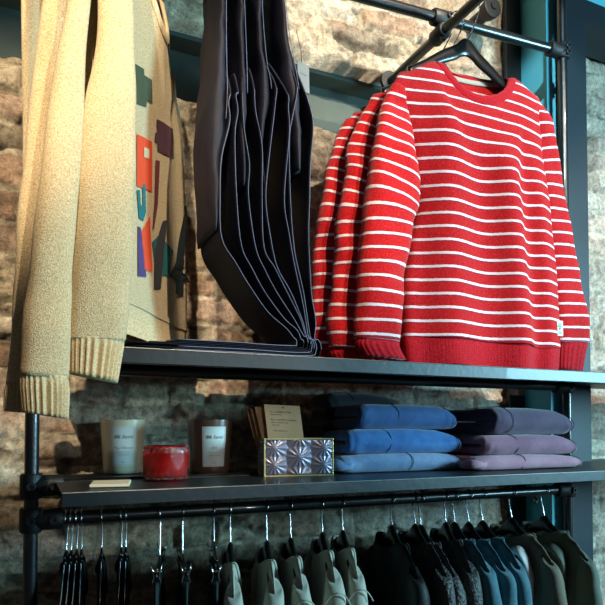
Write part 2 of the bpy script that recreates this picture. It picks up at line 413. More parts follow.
# ------------------------------------------------------------------ the setting
def grid_axis(lo, hi, a, b_, fine, coarse):
    r = []; x = lo
    while x < a: r.append(x); x += coarse
    x = a
    while x < b_: r.append(x); x += fine
    x = b_
    while x < hi: r.append(x); x += coarse
    r.append(hi); return r
BZ0, BZ1 = H+.925, H+1.150                 # opening in the wall that takes the steel beam
def brick_height(x, z):
    """returns (height toward the room, colour)"""
    CH = .078; BL = .235
    zz = z + .026*noise.noise(Vector((x*2.6, z*3.1, 0)))+.007*noise.noise(Vector((x*9, z*9, 8))); xx = x + .03*noise.noise(Vector((x*4, z*4, 5)))+.008*noise.noise(Vector((x*13, z*13, 6)))
    row = math.floor(zz/CH); off = (row % 2)*.5*BL + .05*noise.noise(Vector((row*7.3, 0, 1)))
    cx = math.floor((xx+off)/BL)
    rr = random.Random(row*971+cx*13+5)
    sub = rr.random() < .35
    fz = (zz/CH-row)*CH; fx = ((xx+off)/BL-cx)*BL
    if sub: fx = fx if fx < BL/2 else fx-BL/2
    bl = BL/2 if sub else BL
    rag = .008*noise.noise(Vector((x*21, z*21, 2)))+.006*noise.noise(Vector((x*55, z*55, 3)))
    mo = .0095+rag
    e = min(fz, CH-fz, fx, bl-fx)
    k = min(1, max(0, (e-mo*.5)/.006)); k = k*k*(3-2*k)
    proud = rr.uniform(-.004, .010)
    h = k*(.007+proud)+.011*noise.noise(Vector((x*16, z*16, 0)))+.0055*noise.noise(Vector((x*44, z*44, 7)))
    pals = [(.60, .42, .30), (.66, .54, .38), (.74, .62, .44), (.50, .34, .24), (.70, .52, .40), (.56, .48, .36), (.78, .70, .56)]
    c = Vector(pals[rr.randrange(len(pals))])*rr.uniform(.55, .95)
    mort = Vector((.62, .54, .41))*(.85+.5*noise.noise(Vector((x*6, z*6, 77))))
    smear = noise.noise(Vector((x*4.5, z*6.5, 9)))+.5*noise.noise(Vector((x*13, z*17, 4)))
    sm = min(1, max(0, (smear-.16+.34*min(1, max(0, (z-H-.9)*3)))*3.4))
    h += sm*.006*(1-k)
    c = c.lerp(mort, max(1-k, sm*.7))
    crack = noise.noise(Vector((x*7, z*20, 21)))+.4*noise.noise(Vector((x*30, z*50, 22)))
    dk = min(1, max(0, (crack-.30)*7)); c = c*(1-.62*dk); h -= .012*dk
    edge = 1-min(1, abs(e-mo*.9)/.0028); ek = max(0, edge)*min(1, max(0, .35+1.6*noise.noise(Vector((x*12, z*12, 40))))); c = c*(1-.6*ek); h -= .006*ek
    c = c*(1+.45*noise.noise(Vector((x*38, z*38, 50))))
    # the whitewashed rubble patch near the column has a shape of its own
    wp = 1-min(1, max(abs(x-1.30)/.28, 0))**3
    if x > .98 and x < 1.62 and z < H+.3:
        w = max(0, wp)*min(1, max(0, (H+.3-z)/.15)); c = c.lerp(Vector((.80, .80, .76)), w*.75*min(1, max(0, .6+noise.noise(Vector((x*7, z*7, 30))))))
    if 1.8 < x: c = c.lerp(Vector((.70, .58, .52)), .35)
    return h, c
XS = grid_axis(-1.2, 4.2, -.22, 2.45, .0062, .06); ZS = grid_axis(0, 3.1, H-.56, H+1.40, .0062, .06)
bm = bmesh.new(); cols = []
def wallpt(x, z):
    h, c = brick_height(x, z); y = WALL-h
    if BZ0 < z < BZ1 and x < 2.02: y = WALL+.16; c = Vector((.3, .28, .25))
    return (x, y, z), c
me = bpy.data.meshes.new('wall_back'); vv = []; ff = []
for z in ZS:
    for x in XS:
        p, c = wallpt(x, z); vv.append(p); cols.append(c)
nx = len(XS)
for j in range(len(ZS)-1):
    for i in range(nx-1): a = j*nx+i; ff.append((a, a+1, a+nx+1, a+nx))
me.from_pydata(vv, [], ff); at = me.color_attributes.new('tint', 'FLOAT_COLOR', 'POINT')
flat = []
for c in cols: flat += [c.x, c.y, c.z, 1]
at.data.foreach_set('color', flat)
bm.free()
struct(link('wall_back', me, 'brick', None, True))
bm = bmesh.new(); box(bm, (-1.2, -2.5, -.05), (4.2, WALL+.2, 0)); struct(fin('floor', bm, 'floor', None, False))
# recessed channel beam
bm = bmesh.new()
box(bm, (-1.2, 1.800, BZ0-.06), (2.0, 1.812, BZ1-.004), .001)
box(bm, (-1.2, 1.728, BZ1-.018), (2.0, 1.800, BZ1-.004), .002)
box(bm, (-1.2, 1.735, BZ0-.06), (2.0, 1.800, BZ0-.045), .002)
struct(fin('trim_1', bm, 'beam', None, False))
# column: box section with a teal side face, flat dark strip on the wall and edge strip
a = atY(561, 200, 1.50); b2 = atY(588.2, 200, 1.50)
CX0, CX1 = a.x+.002, b2.x
bm = bmesh.new(); box(bm, (CX0, 1.500, 0), (CX1, 1.512, 3.1), .0015); box(bm, (CX0+.03, 1.512, 0), (CX0+.042, 1.60, 3.1)); 
struct(fin('trim_2', bm, 'column', None, False))
cb = atY(521, 200, 1.655); bx = atY(558, 200, 1.53)
bm = bmesh.new(); box(bm, (cb.x, 1.53, 0), (CX1, 1.655, 3.1), .0015); COLO = struct(fin('trim_3', bm, 'teal', None, False))
pl = atY(504, 60, 1.655)
bm = bmesh.new(); box(bm, (pl.x, 1.645, 0), (cb.x-.001, 1.66, 3.1), .002); struct(fin('trim_4', bm, 'fitting', None, False))
# beam to the right of the column, high up
tz = atY(594, 36, 1.56).z
bm = bmesh.new(); box(bm, (CX1+.002, 1.52, tz), (4.2, 1.66, tz+.012)); box(bm, (CX1+.002, 1.52, tz+.012), (4.2, 1.535, tz+.085)); struct(fin('trim_5', bm, 'column', None, False))
bm = bmesh.new(); box(bm, (CX1+.002, 1.55, tz+.085), (4.2, 1.66, tz+.35)); struct(fin('trim_6', bm, 'teal', None, False))
bm = bmesh.new()
for px_, py_ in ((527, 500),):
    p = atY(px_, py_, 1.60); c = Vector((cb.x, 1.60, p.z))
    rings = []
    for x_, r_ in ((0, .015), (-.004, .015), (-.005, .009), (-.016, .009), (-.018, .007)):
        rings.append([c+Vector((x_, cos(2*pi*k/6)*r_, sin(2*pi*k/6)*r_)) for k in range(6)])
    ring_mesh(bm, rings)
fin('hex_bolt', bm, 'chrome', COLO, False)

# ------------------------------------------------------------------ pipe rack
PR = .0142
LP = atY(31, 515, RACK); RP = atY(567.5, 440, RACK)
RZ = atY(90, 516.5, RACK).z                                   # hanging rail
TZ1 = atY(31, 486, RACK).z                                    # pipe under the lower shelf
UZ = atY(130, 356, SF).z
rack = thing('pipe_rack', 'black bolted pipe frame holding both shelves against the brick wall', 'rack', (LP.x, RACK, 0))
def pipe(a, b_, name='pipe', parent=rack, r=PR):
    bm = bmesh.new(); tube(bm, [a, b_], r, 20); return fin(name, bm, 'pipe', parent, sharp=50)
def clamp(c, axes, r=PR, parent=rack, screws=(), Ls=.026):
    """cast clamp: a sleeve round each listed axis"""
    c = Vector(c); bm = bmesh.new()
    for ax, off, L in axes:
        ax = Vector(ax).normalized(); q = c+Vector(off)
        pts = [q-ax*L, q-ax*(L-.004), q+ax*(L-.004), q+ax*L]
        tube(bm, pts, [r*1.42, r*1.6, r*1.6, r*1.42], 20)
    o = fin('clamp', bm, 'fitting', parent, sharp=40)
    for s, d in screws:
        bm = bmesh.new(); d = Vector(d).normalized(); p = Vector(s)
        a_ = d.orthogonal().normalized(); b3 = d.cross(a_)
        rings = [[p+d*h+(a_*cos(2*pi*k/16)+b3*sin(2*pi*k/16))*rr for k in range(16)] for h, rr in ((0, .0095), (.005, .0095), (.006, .0085), (.006, .0048), (.002, .0042))]
        ring_mesh(bm, rings); fin('set_screw', bm, 'chrome' if False else 'shelf', o, sharp=40)
    return o
US = UZ - .030                                               # underside pipe of upper shelf
pipe((LP.x, RACK, 0), (LP.x, RACK, UZ-.02), 'post')
pipe((RP.x, RACK, 0), (RP.x, RACK, 3.05), 'post')
pipe((LP.x, RACK, RZ), (RP.x, RACK, RZ), 'hanging_rail')
pipe((LP.x, RACK, TZ1), (RP.x, RACK, TZ1), 'shelf_rail')
UR = atY(350, 359.3, SF).z-.0035-PR
pipe((LP.x, RACK, UR), (RP.x, RACK, UR), 'shelf_rail')
fd = Vector((-.0, -1, 0))
for z in (RZ, TZ1, UR):
    clamp((LP.x, RACK, z), [((0, 0, 1), (0, 0, 0), .026), ((1, 0, 0), (.032, 0, 0), .030)],
          screws=[((LP.x-.001, RACK-PR*1.58, z), fd), ((LP.x+.043, RACK-PR*1.58, z), fd)])
    clamp((RP.x, RACK, z), [((0, 0, 1), (0, 0, 0), .022), ((1, 0, 0), (-.026, 0, 0), .026)],
          screws=[((RP.x, RACK-PR*1.58, z), fd), ((RP.x+PR*1.58, RACK, z+.0), (1, -.2, 0))])
# top cross pipe (runs very slightly downhill to the left) and the projecting arms
cR = atY(559.5, 51, RACK); cL = atY(385, 3.5, RACK)
cR.x = RP.x
dirc = (cR-cL).normalized(); cLL = cR + dirc*((-.12-cR.x)/dirc.x)
pipe(cLL, cR, 'cross_pipe')
clamp(cR, [((0, 0, 1), (0, 0, 0), .024), (dirc, tuple(-dirc*.03), .028)], screws=[(cR+Vector((0, -PR*1.6, .006)), fd), (cR+Vector((PR*1.6, -.004, 0)), (1, -.2, 0)), (cR+Vector((-.0, -PR*1.6, -.014)), fd)])
ax_ = atY(440, 34.5, RACK)
def cross_at(x): return cR + dirc*((x-cR.x)/dirc.x)
def arm(x, y0, dz=None):
    c = cross_at(x); z = c.z-PR*2.25 if dz is None else dz
    pipe((x, WALL-.012, z), (x, y0, z), 'projecting_arm')
    clamp((x, RACK, z), [((0, 1, 0), (0, 0, 0), .026), (dirc, (0, 0, c.z-z), .026)], screws=[((x-.004, RACK-.02, z-PR*1.55), (0, 0, -1)), ((x+.018, RACK-PR*1.6, c.z), fd)])
    bm = bmesh.new(); tube(bm, [(x, WALL-.022, z), (x, WALL-.010, z)], .034, 28); fin('wall_flange', bm, 'fitting', rack, sharp=40)
    bm = bmesh.new(); tube(bm, [(x, y0-.012, z), (x, y0+.004, z)], PR*1.3, 20); fin('end_cap', bm, 'fitting', rack, sharp=40)
    return z
AZ = arm(ax_.x, .98, ax_.z)
# round black flange and stub on the wall above the cross pipe
p = atY(491.5, 8, 1.56)
bm = bmesh.new(); ring = []
for y_, r_ in ((WALL-.004, .022), (1.60, .022), (1.585, .030), (1.565, .034), (1.553, .034), (1.55, .030), (1.55, .012), (1.545, .010)):
    ring.append([Vector((p.x+cos(2*pi*k/28)*r_, y_, p.z+sin(2*pi*k/28)*r_)) for k in range(28)])
ring_mesh(bm, ring)
tag(fin('wall_fitting', bm, 'fitting', None, sharp=35), 'round black wall fitting above the cross pipe beside the column', 'fitting')
# ------------------------------------------------------------------ shelves
def shelf(name, topL, botL, xl, xr, label):
    t = thing(name, label, 'shelf', (xl, RACK, topL))
    th = .0035
    bm = bmesh.new()
    box(bm, (xl, SF+.0005, topL-th), (xr, SBK, topL), .0006)
    fin('shelf_top', bm, 'shelf', t, False)
    bm = bmesh.new(); box(bm, (xl, SF-.003, botL), (xr, SF, topL), .0008); box(bm, (xl, SF, botL), (xr, SF+.02, botL+.003), .0006)
    fin('front_lip', bm, 'shelf', t, False)
    bm = bmesh.new(); tube(bm, [(xl, SF-.0028, topL-.0002), (xr, SF-.0028, topL-.0002)], .0011, 8); fin('worn_edge', bm, 'shelf_edge', t, False)
    return topL
uT = shelf('steel_shelf', atY(350, 359.3, SF).z, atY(350, 372.3, SF).z, atY(60, 343, SF).x, 2.25, 'upper black steel shelf under the hanging sweaters and trousers')
lT = shelf('steel_shelf', atY(350, 481.3, SF).z, atY(350, 493, SF).z, atY(62, 491, SF).x, 2.25, 'lower black steel shelf carrying candles, glass box and folded jeans')
print('shelf tops', uT-H, lT-H, 'rail', RZ-H, 'ur', UR-H, TZ1-H)
# ------------------------------------------------------------------ red striped sweaters
def red_sweater(Y, dx, label, hl, az=90, full=True, seed=0.0, dz=0, spread=0):
    # outline read on the plane Y = 1.25, then the same garment is hung deeper along the arm
    f0 = Fr(atY(474, 60, 1.25), radians(90))
    f0.O.x = ax_.x-.004
    uv = f0.uv
    fr = Fr((f0.O.x+dx, Y, f0.O.z+dz), radians(az))
    def Q(L): return [uv(*p) for p in L]
    Lp = Q([(389, 90), (400, 116), (410, 150), (417, 205), (408, 250), (402, 290), (403, 343)]); Rp = Q([(546, 108), (543, 130), (541, 155), (549, 212), (556, 284), (559, 335), (559, 342)])
    Ll = [(v, u) for u, v in Lp]; Rl = [(v, u) for u, v in Rp]
    nl = uv(437, 62); nr = uv(513, 78); nb = uv(474, 99); uc = (nl[0]+nr[0])/2; nw = (nr[0]-nl[0])/2
    ul = Ll[0][1]; ur = Rl[0][1]; vl = uv(389, 90)[1]; vr = uv(546, 112)[1]; m1 = uv(400, 72); m2 = uv(537, 96); nb = uv(474, 109)
    nv = (nl[1]+nr[1])/2
    base = lambda x: nl[1]+(nr[1]-nl[1])*(x+1)/2
    arc = lambda dep: [(uc+nw*x, base(x)+dep*(1-abs(x)**2.3)**.75) for x in [-.995, -.95, -.85, -.7, -.5, -.25, 0, .25, .5, .7, .85, .95, .995]]
    tb = [(ul, vl), m1, (uc-nw-.01, nl[1]-.002)]+arc(.004)+[(uc+nw+.01, nr[1]), m2, (ur, vr)]
    tf = [(ul, vl), m1, (uc-nw-.01, nl[1]-.002)]+arc(nb[1]-nv)+[(uc+nw+.01, nr[1]), m2, (ur, vr)]
    vb = uv(480, 343)[1]; vmax = fr.O.z-uT-.004; vb = min(vb, vmax-.055); vdo = uv(480, 343)[1]-vb
    spec = dict(L=Ll, R=Rl, topF=tf, topB=tb, bot=[(ul, vb-.002), (ul+.2, vb), (ur-.1, vb+.006), (ur, vb+.0)], H=.045, nb=.03, 
                folds=[(-.13, .02, .05, .020, .1, 1.2), (-.02, .03, .05, -.012, .12, 1.2), (.045, .06, .045, .026, .12, 1.25), (.115, .075, .035, -.020, .2, 1.2), (.165, .06, .03, .012, .3, 1.2), (-.19, 0, .03, -.012, .3, 1.2)],
                neck=(uc, nw))
    t = thing('striped_sweater', label, 'sweater', fr.O, 'red striped sweaters on the projecting arm')
    S = body(fr, spec, 'red', t, nu=64, nv=70)
    band(fr, S, min(uv(480, 366)[1]-vb-vdo+.012, vmax-vb-.004), 'red_rib', t, pull=.97, nrib=60, ribs=.0008, puff=.015)
    collar(fr, spec, S, 'red_rib', t, ra=.0145)
    # pale tape inside the back of the neck
    bm = bmesh.new(); P = []
    X = lambda u: (u-ul)/(ur-ul)*2-1
    rings = []
    for k in range(13):
        a = -.8+1.6*k/12; u, v, n = S(X(uc+nw*a), 0, -1)
        rings.append([fr.P(u, v+.008+q*.012, n+.003+w*.0015) for q, w in ((0, 0), (1, 0), (1, 1), (0, 1))])
    ring_mesh(bm, rings); fin('neck_tape', bm, 'cream', t)
    # sleeves
    def shift(st, dn): return [(a, b_, n+dn) for a, b_, n in st]
    stL = [((392, 84), (405, 92), 0), ((384, 98), (408, 106), .004), ((375, 130), (414, 148), .016), ((368, 175), (418, 200), .030), ((362, 220), (412, 226), .034), ((358, 270), (403, 276), .036), ((355, 315), (401, 319), .036), ((355, 338), (399, 342), .034)]
    CL = lambda st: [tuple((p[0], min(p[1]-vdo*min(1, max(0, p[1])/.4), vmax-.0015)) for p in (f0.uv(*a, n=n), f0.uv(*b_, n=n)))+(n,) for a, b_, n in st]
    lo = CL(stL)
    _, vend = sleeve(fr, lo, 'red', t, n=60, local=True, v0=vl, seed=seed+1, wr=.007, flat=.5)
    stC = [((357, 338), (398, 341), .034), ((356, 345), (399, 349), .034), ((362, 356), (405, 360), .03)]
    lo = CL(stC)
    sleeve(fr, lo, 'red_rib', t, name='cuff', n=10, local=True, ribs=.0008, flat=.4)
    stR = [((530, 104), (543, 108), -.004), ((528, 120), (550, 122), -.006), ((530, 150), (555, 148), -.008), ((538, 200), (564, 203), -.014), ((546, 260), (575, 262), -.018), ((552, 310), (584, 311), -.018), ((554, 342), (587, 343), -.018)]
    lo = CL(stR)
    sleeve(fr, lo, 'red', t, n=60, local=True, v0=vr-.004, seed=seed+2, wr=.004, flat=.5)
    stC = [((555, 341), (587, 342), -.018), ((556, 352), (584, 353), -.018), ((556, 369), (581, 372), -.018)]
    lo = CL(stC)
    sleeve(fr, lo, 'red_rib', t, name='cuff', n=10, local=True, ribs=.0008, flat=.4)
    if full:
        # small woven tab on the side seam
        x0 = .93; c0 = f0.uv(553, 322); c1 = f0.uv(553, 337)
        us = [f0.uv(549.5, 322)[0], f0.uv(556, 322)[0]]
        bm = bmesh.new(); box(bm, (0, 0, 0), (1, 1, 1))
        for v in bm.verts: v.co = fr.P(us[0]+(us[1]-us[0])*v.co.x, c0[1]+(c1[1]-c0[1])*v.co.z, .022+.002*v.co.y)
        lb = fin('woven_label', bm, 'label', t, False, 'small white woven label')
        w = us[1]-us[0]; hgt = c1[1]-c0[1]
        # little green emblem: a tree-like mark over two bars
        bm = bmesh.new()
        for (a, b3, c3, d3) in ((.3, .2, .7, .28), (.22, .32, .78, .42), (.34, .46, .66, .56), (.44, .56, .56, .66), (.2, .72, .8, .78), (.28, .82, .72, .87)):
            r0 = len(bm.verts); box(bm, (a, 0, b3), (c3, 1, d3))
        for v in bm.verts: v.co = fr.P(us[0]+w*v.co.x, c0[1]+hgt*v.co.z, .0242+.0006*v.co.y)
        fin('green_print', bm, 'greenprint', lb, False)
    # hanger
    fh = Fr(fr.P(0, 0, 0), radians(az)); pk = f0.uv(467.5, 37)
    fh.O = fr.P(pk[0], pk[1], -.004)
    armtop = AZ+PR
    hk = armtop-fh.O.z-.019+.002
    hanger(fh, hl, 'black hangers on the projecting arm', hw=.185, drop=.11, hook=hk, tall=.036, thick=.014, hooklean=.019+(f0.O.x-(ax_.x-.004))-pk[0]+.004-dx)
    return t
red_sweater(1.25, 0, 'red sweater with thin white stripes at the front of the arm, hanging in full view', 'black wooden hanger showing in the neck of the front red striped sweater')
red_sweater(1.315, -.036, 'red striped sweater directly behind the front one, only its left sleeve in view', 'black hanger inside the middle red striped sweater', full=False, seed=5, dz=-.030)
red_sweater(1.375, -.060, 'red striped sweater deepest on the arm, a thin strip next to the dark trousers', 'black hanger inside the rearmost red striped sweater', full=False, seed=9, dz=-.055)
# ------------------------------------------------------------------ oatmeal sweaters
AZB = radians(31)
def applique(fr, S, spec, pts, mat, parent, label=None, cuts=3, lift=.0022):
    uLs = spec['L'][0][1]; uRs = spec['R'][0][1]
    bm = bmesh.new()
    # densify outline and triangulate
    pts2 = []
    for i, p in enumerate(pts):
        q = pts[(i+1) % len(pts)]; k = max(1, int(sqrt((q[0]-p[0])**2+(q[1]-p[1])**2)/.02))
        for j in range(k): pts2.append((p[0]+(q[0]-p[0])*j/k, p[1]+(q[1]-p[1])*j/k))
    tris = tessellate_polygon([[Vector((x, y, 0)) for x, y in pts2]])
    vs = [bm.verts.new((x, y, 0)) for x, y in pts2]
    for t3 in tris:
        try: bm.faces.new([vs[k] for k in t3])
        except ValueError: pass
    bmesh.ops.subdivide_edges(bm, edges=bm.edges, cuts=cuts, use_grid_fill=True)
    N = [v for v in bm.verts]
    for v in N:
        u, w = v.co.x, v.co.y
        x = 0; L = lerpl(spec['L'], w); R = lerpl(spec['R'], w); x = max(-.99, min(.99, (u-L)/(R-L)*2-1))
        ut = uLs+(uRs-uLs)*(x+1)/2; top = lerpl(spec['topF'], ut); bt = lerpl(spec['bot'], ut)
        s = max(.001, min(.999, (w-top)/(bt-top))); q = S(x, s, 1)
        v.co = fr.P(u, w, q[2]+lift)
    return fin('applique', bm, mat, parent, False, label)
def beige_sweater(dx, dz, label, hl, stS, stC, pat=True, seed=0.0, body_=True, dy=0):
    az = AZB; C = Vector((.270+dx, RACK+dy, 0)); fr = Fr(C, az)
    vv_ = onplane(169, 8, fr.O if dx == 0 else Vector((.27, RACK, 0)), fr.N); fr.O.z = vv_.z+dz
    t = thing('oatmeal_sweater', label, 'sweater', fr.O, 'oatmeal sweaters at the left end')
    if dx == 0: print('NECK', [tuple(round(q, 3) for q in fr.uv(x, y, n=.03)) for x, y in ((160, 46), (143.6, 23.6), (170.5, 30), (137, 0), (169, 8), (180, 58), (188, 110))])
    L = [(.05, -.27), (.2, -.262), (.5, -.25), (.65, -.24)]; R = [(.215, .12), (.28, .15), (.38, .19), (.5, .212), (.65, .215)]
    base = lambda x: .035*(x+1)/2
    arc = lambda dep: [(-.088+.086*x, base(x)+dep*(1-abs(x)**2.2)**.7) for x in [-.995, -.95, -.85, -.7, -.5, -.25, 0, .25, .5, .7, .85, .95, .995]]
    tb = [(-.27, .055), (-.178, 0)]+arc(.02)+[(.004, .037), (.06, .115), (.12, .215)]
    tf = [(-.27, .055), (-.178, 0)]+arc(.155)+[(.004, .037), (.06, .115), (.12, .215)]
    vb = fr.uv(160, 322)[1] if dx == 0 else .62
    spec = dict(L=L, R=R, topF=tf, topB=tb, bot=[(-.27, vb), (0, vb+.003), (.235, vb)], H=.022, nb=.042, neck=(-.088, .088),
                folds=[(.05, .09, .03, .012, .15, 1.2), (.10, .09, .02, -.008, .2, 1.2), (-.06, .02, .05, -.004, .2, 1.2)])
    S = body(fr, spec, 'beige', t, nu=56, nv=60)
    band(fr, S, .062, 'beige_rib', t, nrib=44, ribs=.002)
    collar(fr, spec, S, 'beige_rib', t, ra=.014)
    if dx == 0:
        st = stS
    sl, _ = sleeve(Fr(fr.O+Vector((0, 0, 0)), az) if False else SLV, stS, 'beige', t, n=50, seed=seed, wr=.0028, flat=.55)
    cf, _ = sleeve(SLV, stC, 'beige_rib', t, name='cuff', n=10, ribs=.0026, nrib=26, flat=.5)
    # far sleeve
    lo = [((.06, .16), (.108, .208), 0), ((.10, .25), (.15, .25), -.004), ((.15, .34), (.20, .34), -.010), ((.18, .46), (.238, .46), -.02), ((.18, .58), (.24, .58), -.02)]
    lo = [(a, b_, n-.0) for a, b_, n in lo]
    sleeve(fr, lo, 'beige', t, n=40, seed=seed+3, wr=.004, local=True, flat=.5)
    lo = [((.182, .575), (.238, .575), -.02), ((.184, .61), (.236, .61), -.02), ((.186, .64), (.236, .64), -.02)]
    sleeve(fr, lo, 'beige_rib', t, name='cuff', n=8, ribs=.0014, nrib=20, local=True)
    if pat:
        def U(x, y):
            n = .03
            for _ in range(24):
                u, w = fr.uv(x, y, n=n); Lx = lerpl(L, w); Rx = lerpl(R, w); xx = max(-.99, min(.99, (u-Lx)/(Rx-Lx)*2-1))
                ut = -.27+.39*(xx+1)/2; tp = lerpl(tf, ut); n = S(xx, max(.001, min(.999, (w-tp)/(lerpl(spec['bot'], ut)-tp))), 1)[2]*.35+n*.65
            return u, w
        def poly(P): return [U(x, y) for x, y in P]
        ap = [
            ([(133, 63), (143, 69), (143.5, 75), (151, 80), (151.5, 104), (146, 100), (145.5, 107), (133.5, 103)], 'p_green', 'faded green stepped patch'),
            ([(156, 119), (172, 129), (172, 155), (169.5, 154), (169, 157), (157, 151), (157, 143), (154, 142), (154.5, 133), (156.5, 132)], 'p_purple', 'aubergine stepped patch'),
            ([(136, 134), (151, 142), (151.5, 163), (151, 192), (136, 186)], 'p_orange', 'orange patch with a square window'),
            ([(155, 160), (159, 161), (157, 205), (153, 230), (152, 228), (154, 200)], 'p_maroon', 'thin maroon strip'),
            ([(141.5, 184), (144.5, 184), (145, 212), (142.5, 221), (138, 218), (137, 203), (136, 190), (139, 190), (140, 205), (142, 206)], 'p_teal', 'teal hook-shaped strip'),
            ([(137, 226), (140, 228), (145.5, 277), (137, 276)], 'p_violet', 'violet patch'),
            ([(140, 233), (149, 216), (151.5, 272), (144, 270)], 'p_orange', 'orange wedge'),
            ([(162, 221), (166.5, 220), (164, 245), (160, 289), (153.5, 289), (154, 250)], 'p_char', 'charcoal slanting strip'),
            ([(163, 240), (172.5, 251), (168, 276), (161, 275)], 'p_teal', 'teal patch'),
            ([(151.5, 242), (158, 235), (153.8, 262)], 'p_teal', 'teal patch'),
            ([(184, 206), (186, 206), (187, 270), (189, 283), (182.5, 281), (182, 296), (174.5, 294), (175, 281), (168.5, 276), (175, 262)], 'p_navy', 'dark forked patch')]
        for P, m_, lb in ap: applique(fr, S, spec, poly(P), m_, t, lb)
        applique(fr, S, spec, poly([(142.5, 147), (148, 149.5), (148, 159), (142.5, 157)]), 'beige_rib', t, 'oatmeal window in the orange patch', lift=.0034)
        bm = bmesh.new(); box(bm, (0, 0, 0), (1, 1, 1), .05)
        for v in bm.verts: v.co = fr.P(-.118+.064*v.co.x, .060+.045*v.co.z, -.026+.002*v.co.y)
        fin('neck_label', bm, 'p_orange', t, False, 'orange neck label')
    fh = Fr(fr.P(-.088, -.035, -.004), az); c = cross_at(fh.O.x)
    hanger(fh, hl, 'black hangers of the oatmeal sweaters', hw=.165, drop=.10, hook=c.z+PR-fh.O.z-.019+.002, hooklean=.019, tall=.034)
    return t
# near sleeves hang out over the shelf edge: their own vertical plane, in front of the shelf
SLV = Fr(Vector((.11, 1.075, H+.5)), radians(90-8))
A_S = [((88, -150), (128, -135), -.06), ((96, -90), (134, -80), -.03), ((98, -30), (134, -25), -.005), ((97, 40), (134, 45), 0), ((82, 110), (136, 115), 0), ((77, 170), (135, 174), 0), ((75, 220), (133, 224), 0), ((70, 280), (131, 284), .0), ((67, 325), (126, 328), 0), ((67, 339), (125, 341), 0)]
A_C = [((68, 337), (124, 339), 0), ((69, 350), (121, 354), 0), ((69.5, 373), (116, 383), 0)]
beige_sweater(0, 0, 'oatmeal sweater with coloured fabric patches on its front, nearest the dark trousers', 'black hanger inside the patched oatmeal sweater', A_S, A_C)
SLV = Fr(Vector((.02, 1.055, H+.5)), radians(90-8))
B_S = [((72, -150), (120, -140), -.06), ((70, -80), (104, -70), -.0), ((67, 0), (90, 2), 0), ((56, 60), (86, 62), 0), ((46, 120), (84, 122), 0), ((38, 190), (79, 190), 0), ((30, 260), (73, 262), 0), ((22, 320), (71, 322), 0), ((19, 375), (69, 380), 0)]
B_C = [((19.5, 372), (68, 377), 0), ((21, 390), (68, 395), 0), ((23, 412), (67, 419), 0)]
beige_sweater(-.085, -.03, 'oatmeal sweater behind the patched one, its long sleeve hanging past the shelf', 'black hanger inside the middle oatmeal sweater', B_S, B_C, pat=False, seed=4)
SLV = Fr(Vector((-.02, 1.10, H+.5)), radians(90-8))
C_S = [((50, -150), (100, -140), -.0), ((46, -60), (80, -55), 0), ((43, 0), (72, 2), 0), ((34, 60), (66, 62), 0), ((26, 140), (58, 142), 0), ((19, 200), (52, 202), 0), ((14, 280), (46, 282), 0), ((10, 340), (44, 342), 0), ((6, 384), (42, 386), 0)]
C_C = [((6.5, 380), (42, 383), 0), ((5.5, 396), (42, 398), 0), ((5, 411), (41, 414), 0)]
beige_sweater(-.15, -.03, 'oatmeal sweater at the far left of the group, a narrow sleeve edge in view', 'black hanger inside the leftmost oatmeal sweater', C_S, C_C, pat=False, seed=8)

# ------------------------------------------------------------------ dark trousers folded over onto the shelf
YF = 1.20; LW = .15
LEG = [
 [(228, 70), (231, 90), (228.6, 102), (229.7, 122), (221.6, 157), (220, 196), (221.7, 238), (236, 263), (248.4, 284), (268, 312), (286, 328), (294, 338)],
 [(236, 70), (239, 90), (236, 95), (238, 111), (235, 136), (236.7, 196), (241.4, 245), (252, 268), (265, 292), (284, 318), (297, 330), (301, 339)],
 [(246, 65), (242.5, 86), (244, 127), (249.4, 164), (248.4, 196), (255.5, 247), (265, 270), (276.6, 292), (293.4, 318), (303, 335)],
 [(251, 65), (254, 84), (255.6, 111), (262, 146), (262, 196), (264, 247), (275, 268), (286, 290), (300, 318), (305, 334)],
 [(266, 60), (276, 84), (275, 105), (269, 157), (265.6, 198), (270, 235), (277, 267), (290.6, 292), (302, 320), (306.5, 337)],
 [(270, 60), (287, 92), (288, 109), (289, 134), (284, 198), (289, 235), (294, 264), (303, 306), (308, 337)],
 [(290, 60), (297, 86), (292, 118), (289, 140), (290, 198), (294, 250), (303, 292), (310, 338)],
 [(296, 60), (304, 86), (312, 113), (313.5, 130), (310.7, 164), (310, 198), (309, 236), (311.7, 292), (316, 320), (315, 338)]]
ENDX = [176, 168, 150, 128, 178, 133, 172, 145]
TOPS = [((215, -60), (228, -60), 222), ((236, -60), (247, -60), 244), ((253, -60), (265, -60), 262), ((276, -60), (288, -60), 283)]
HIP = [[(217, 231, -25), (214, 232, 20), (210, 234, 60), (206, 236, 95), (204, 232, 140), (208, 226, 190), (214, 220, 230)], [(235, 248, -25), (236, 250, 20), (238, 251, 60), (237, 252, 95), (238, 250, 140), (241, 247, 185)], [(253, 266, -25), (254, 268, 20), (256, 272, 60), (256, 278, 90), (258, 268, 140), (262, 266, 185)], [(276, 289, -25), (278, 293, 20), (280, 301, 60), (284, 306, 90), (290, 308, 130), (295, 305, 170)]]
THK = .0034
tl = ['leftmost of the four dark navy trousers, its leg swung widest over the shelf', 'second pair of dark navy trousers, counted from the patched oatmeal sweater', 'third pair of dark navy trousers, one before the pair with the grey tag', 'pair of dark navy trousers nearest the red sweaters, with a grey swing tag']
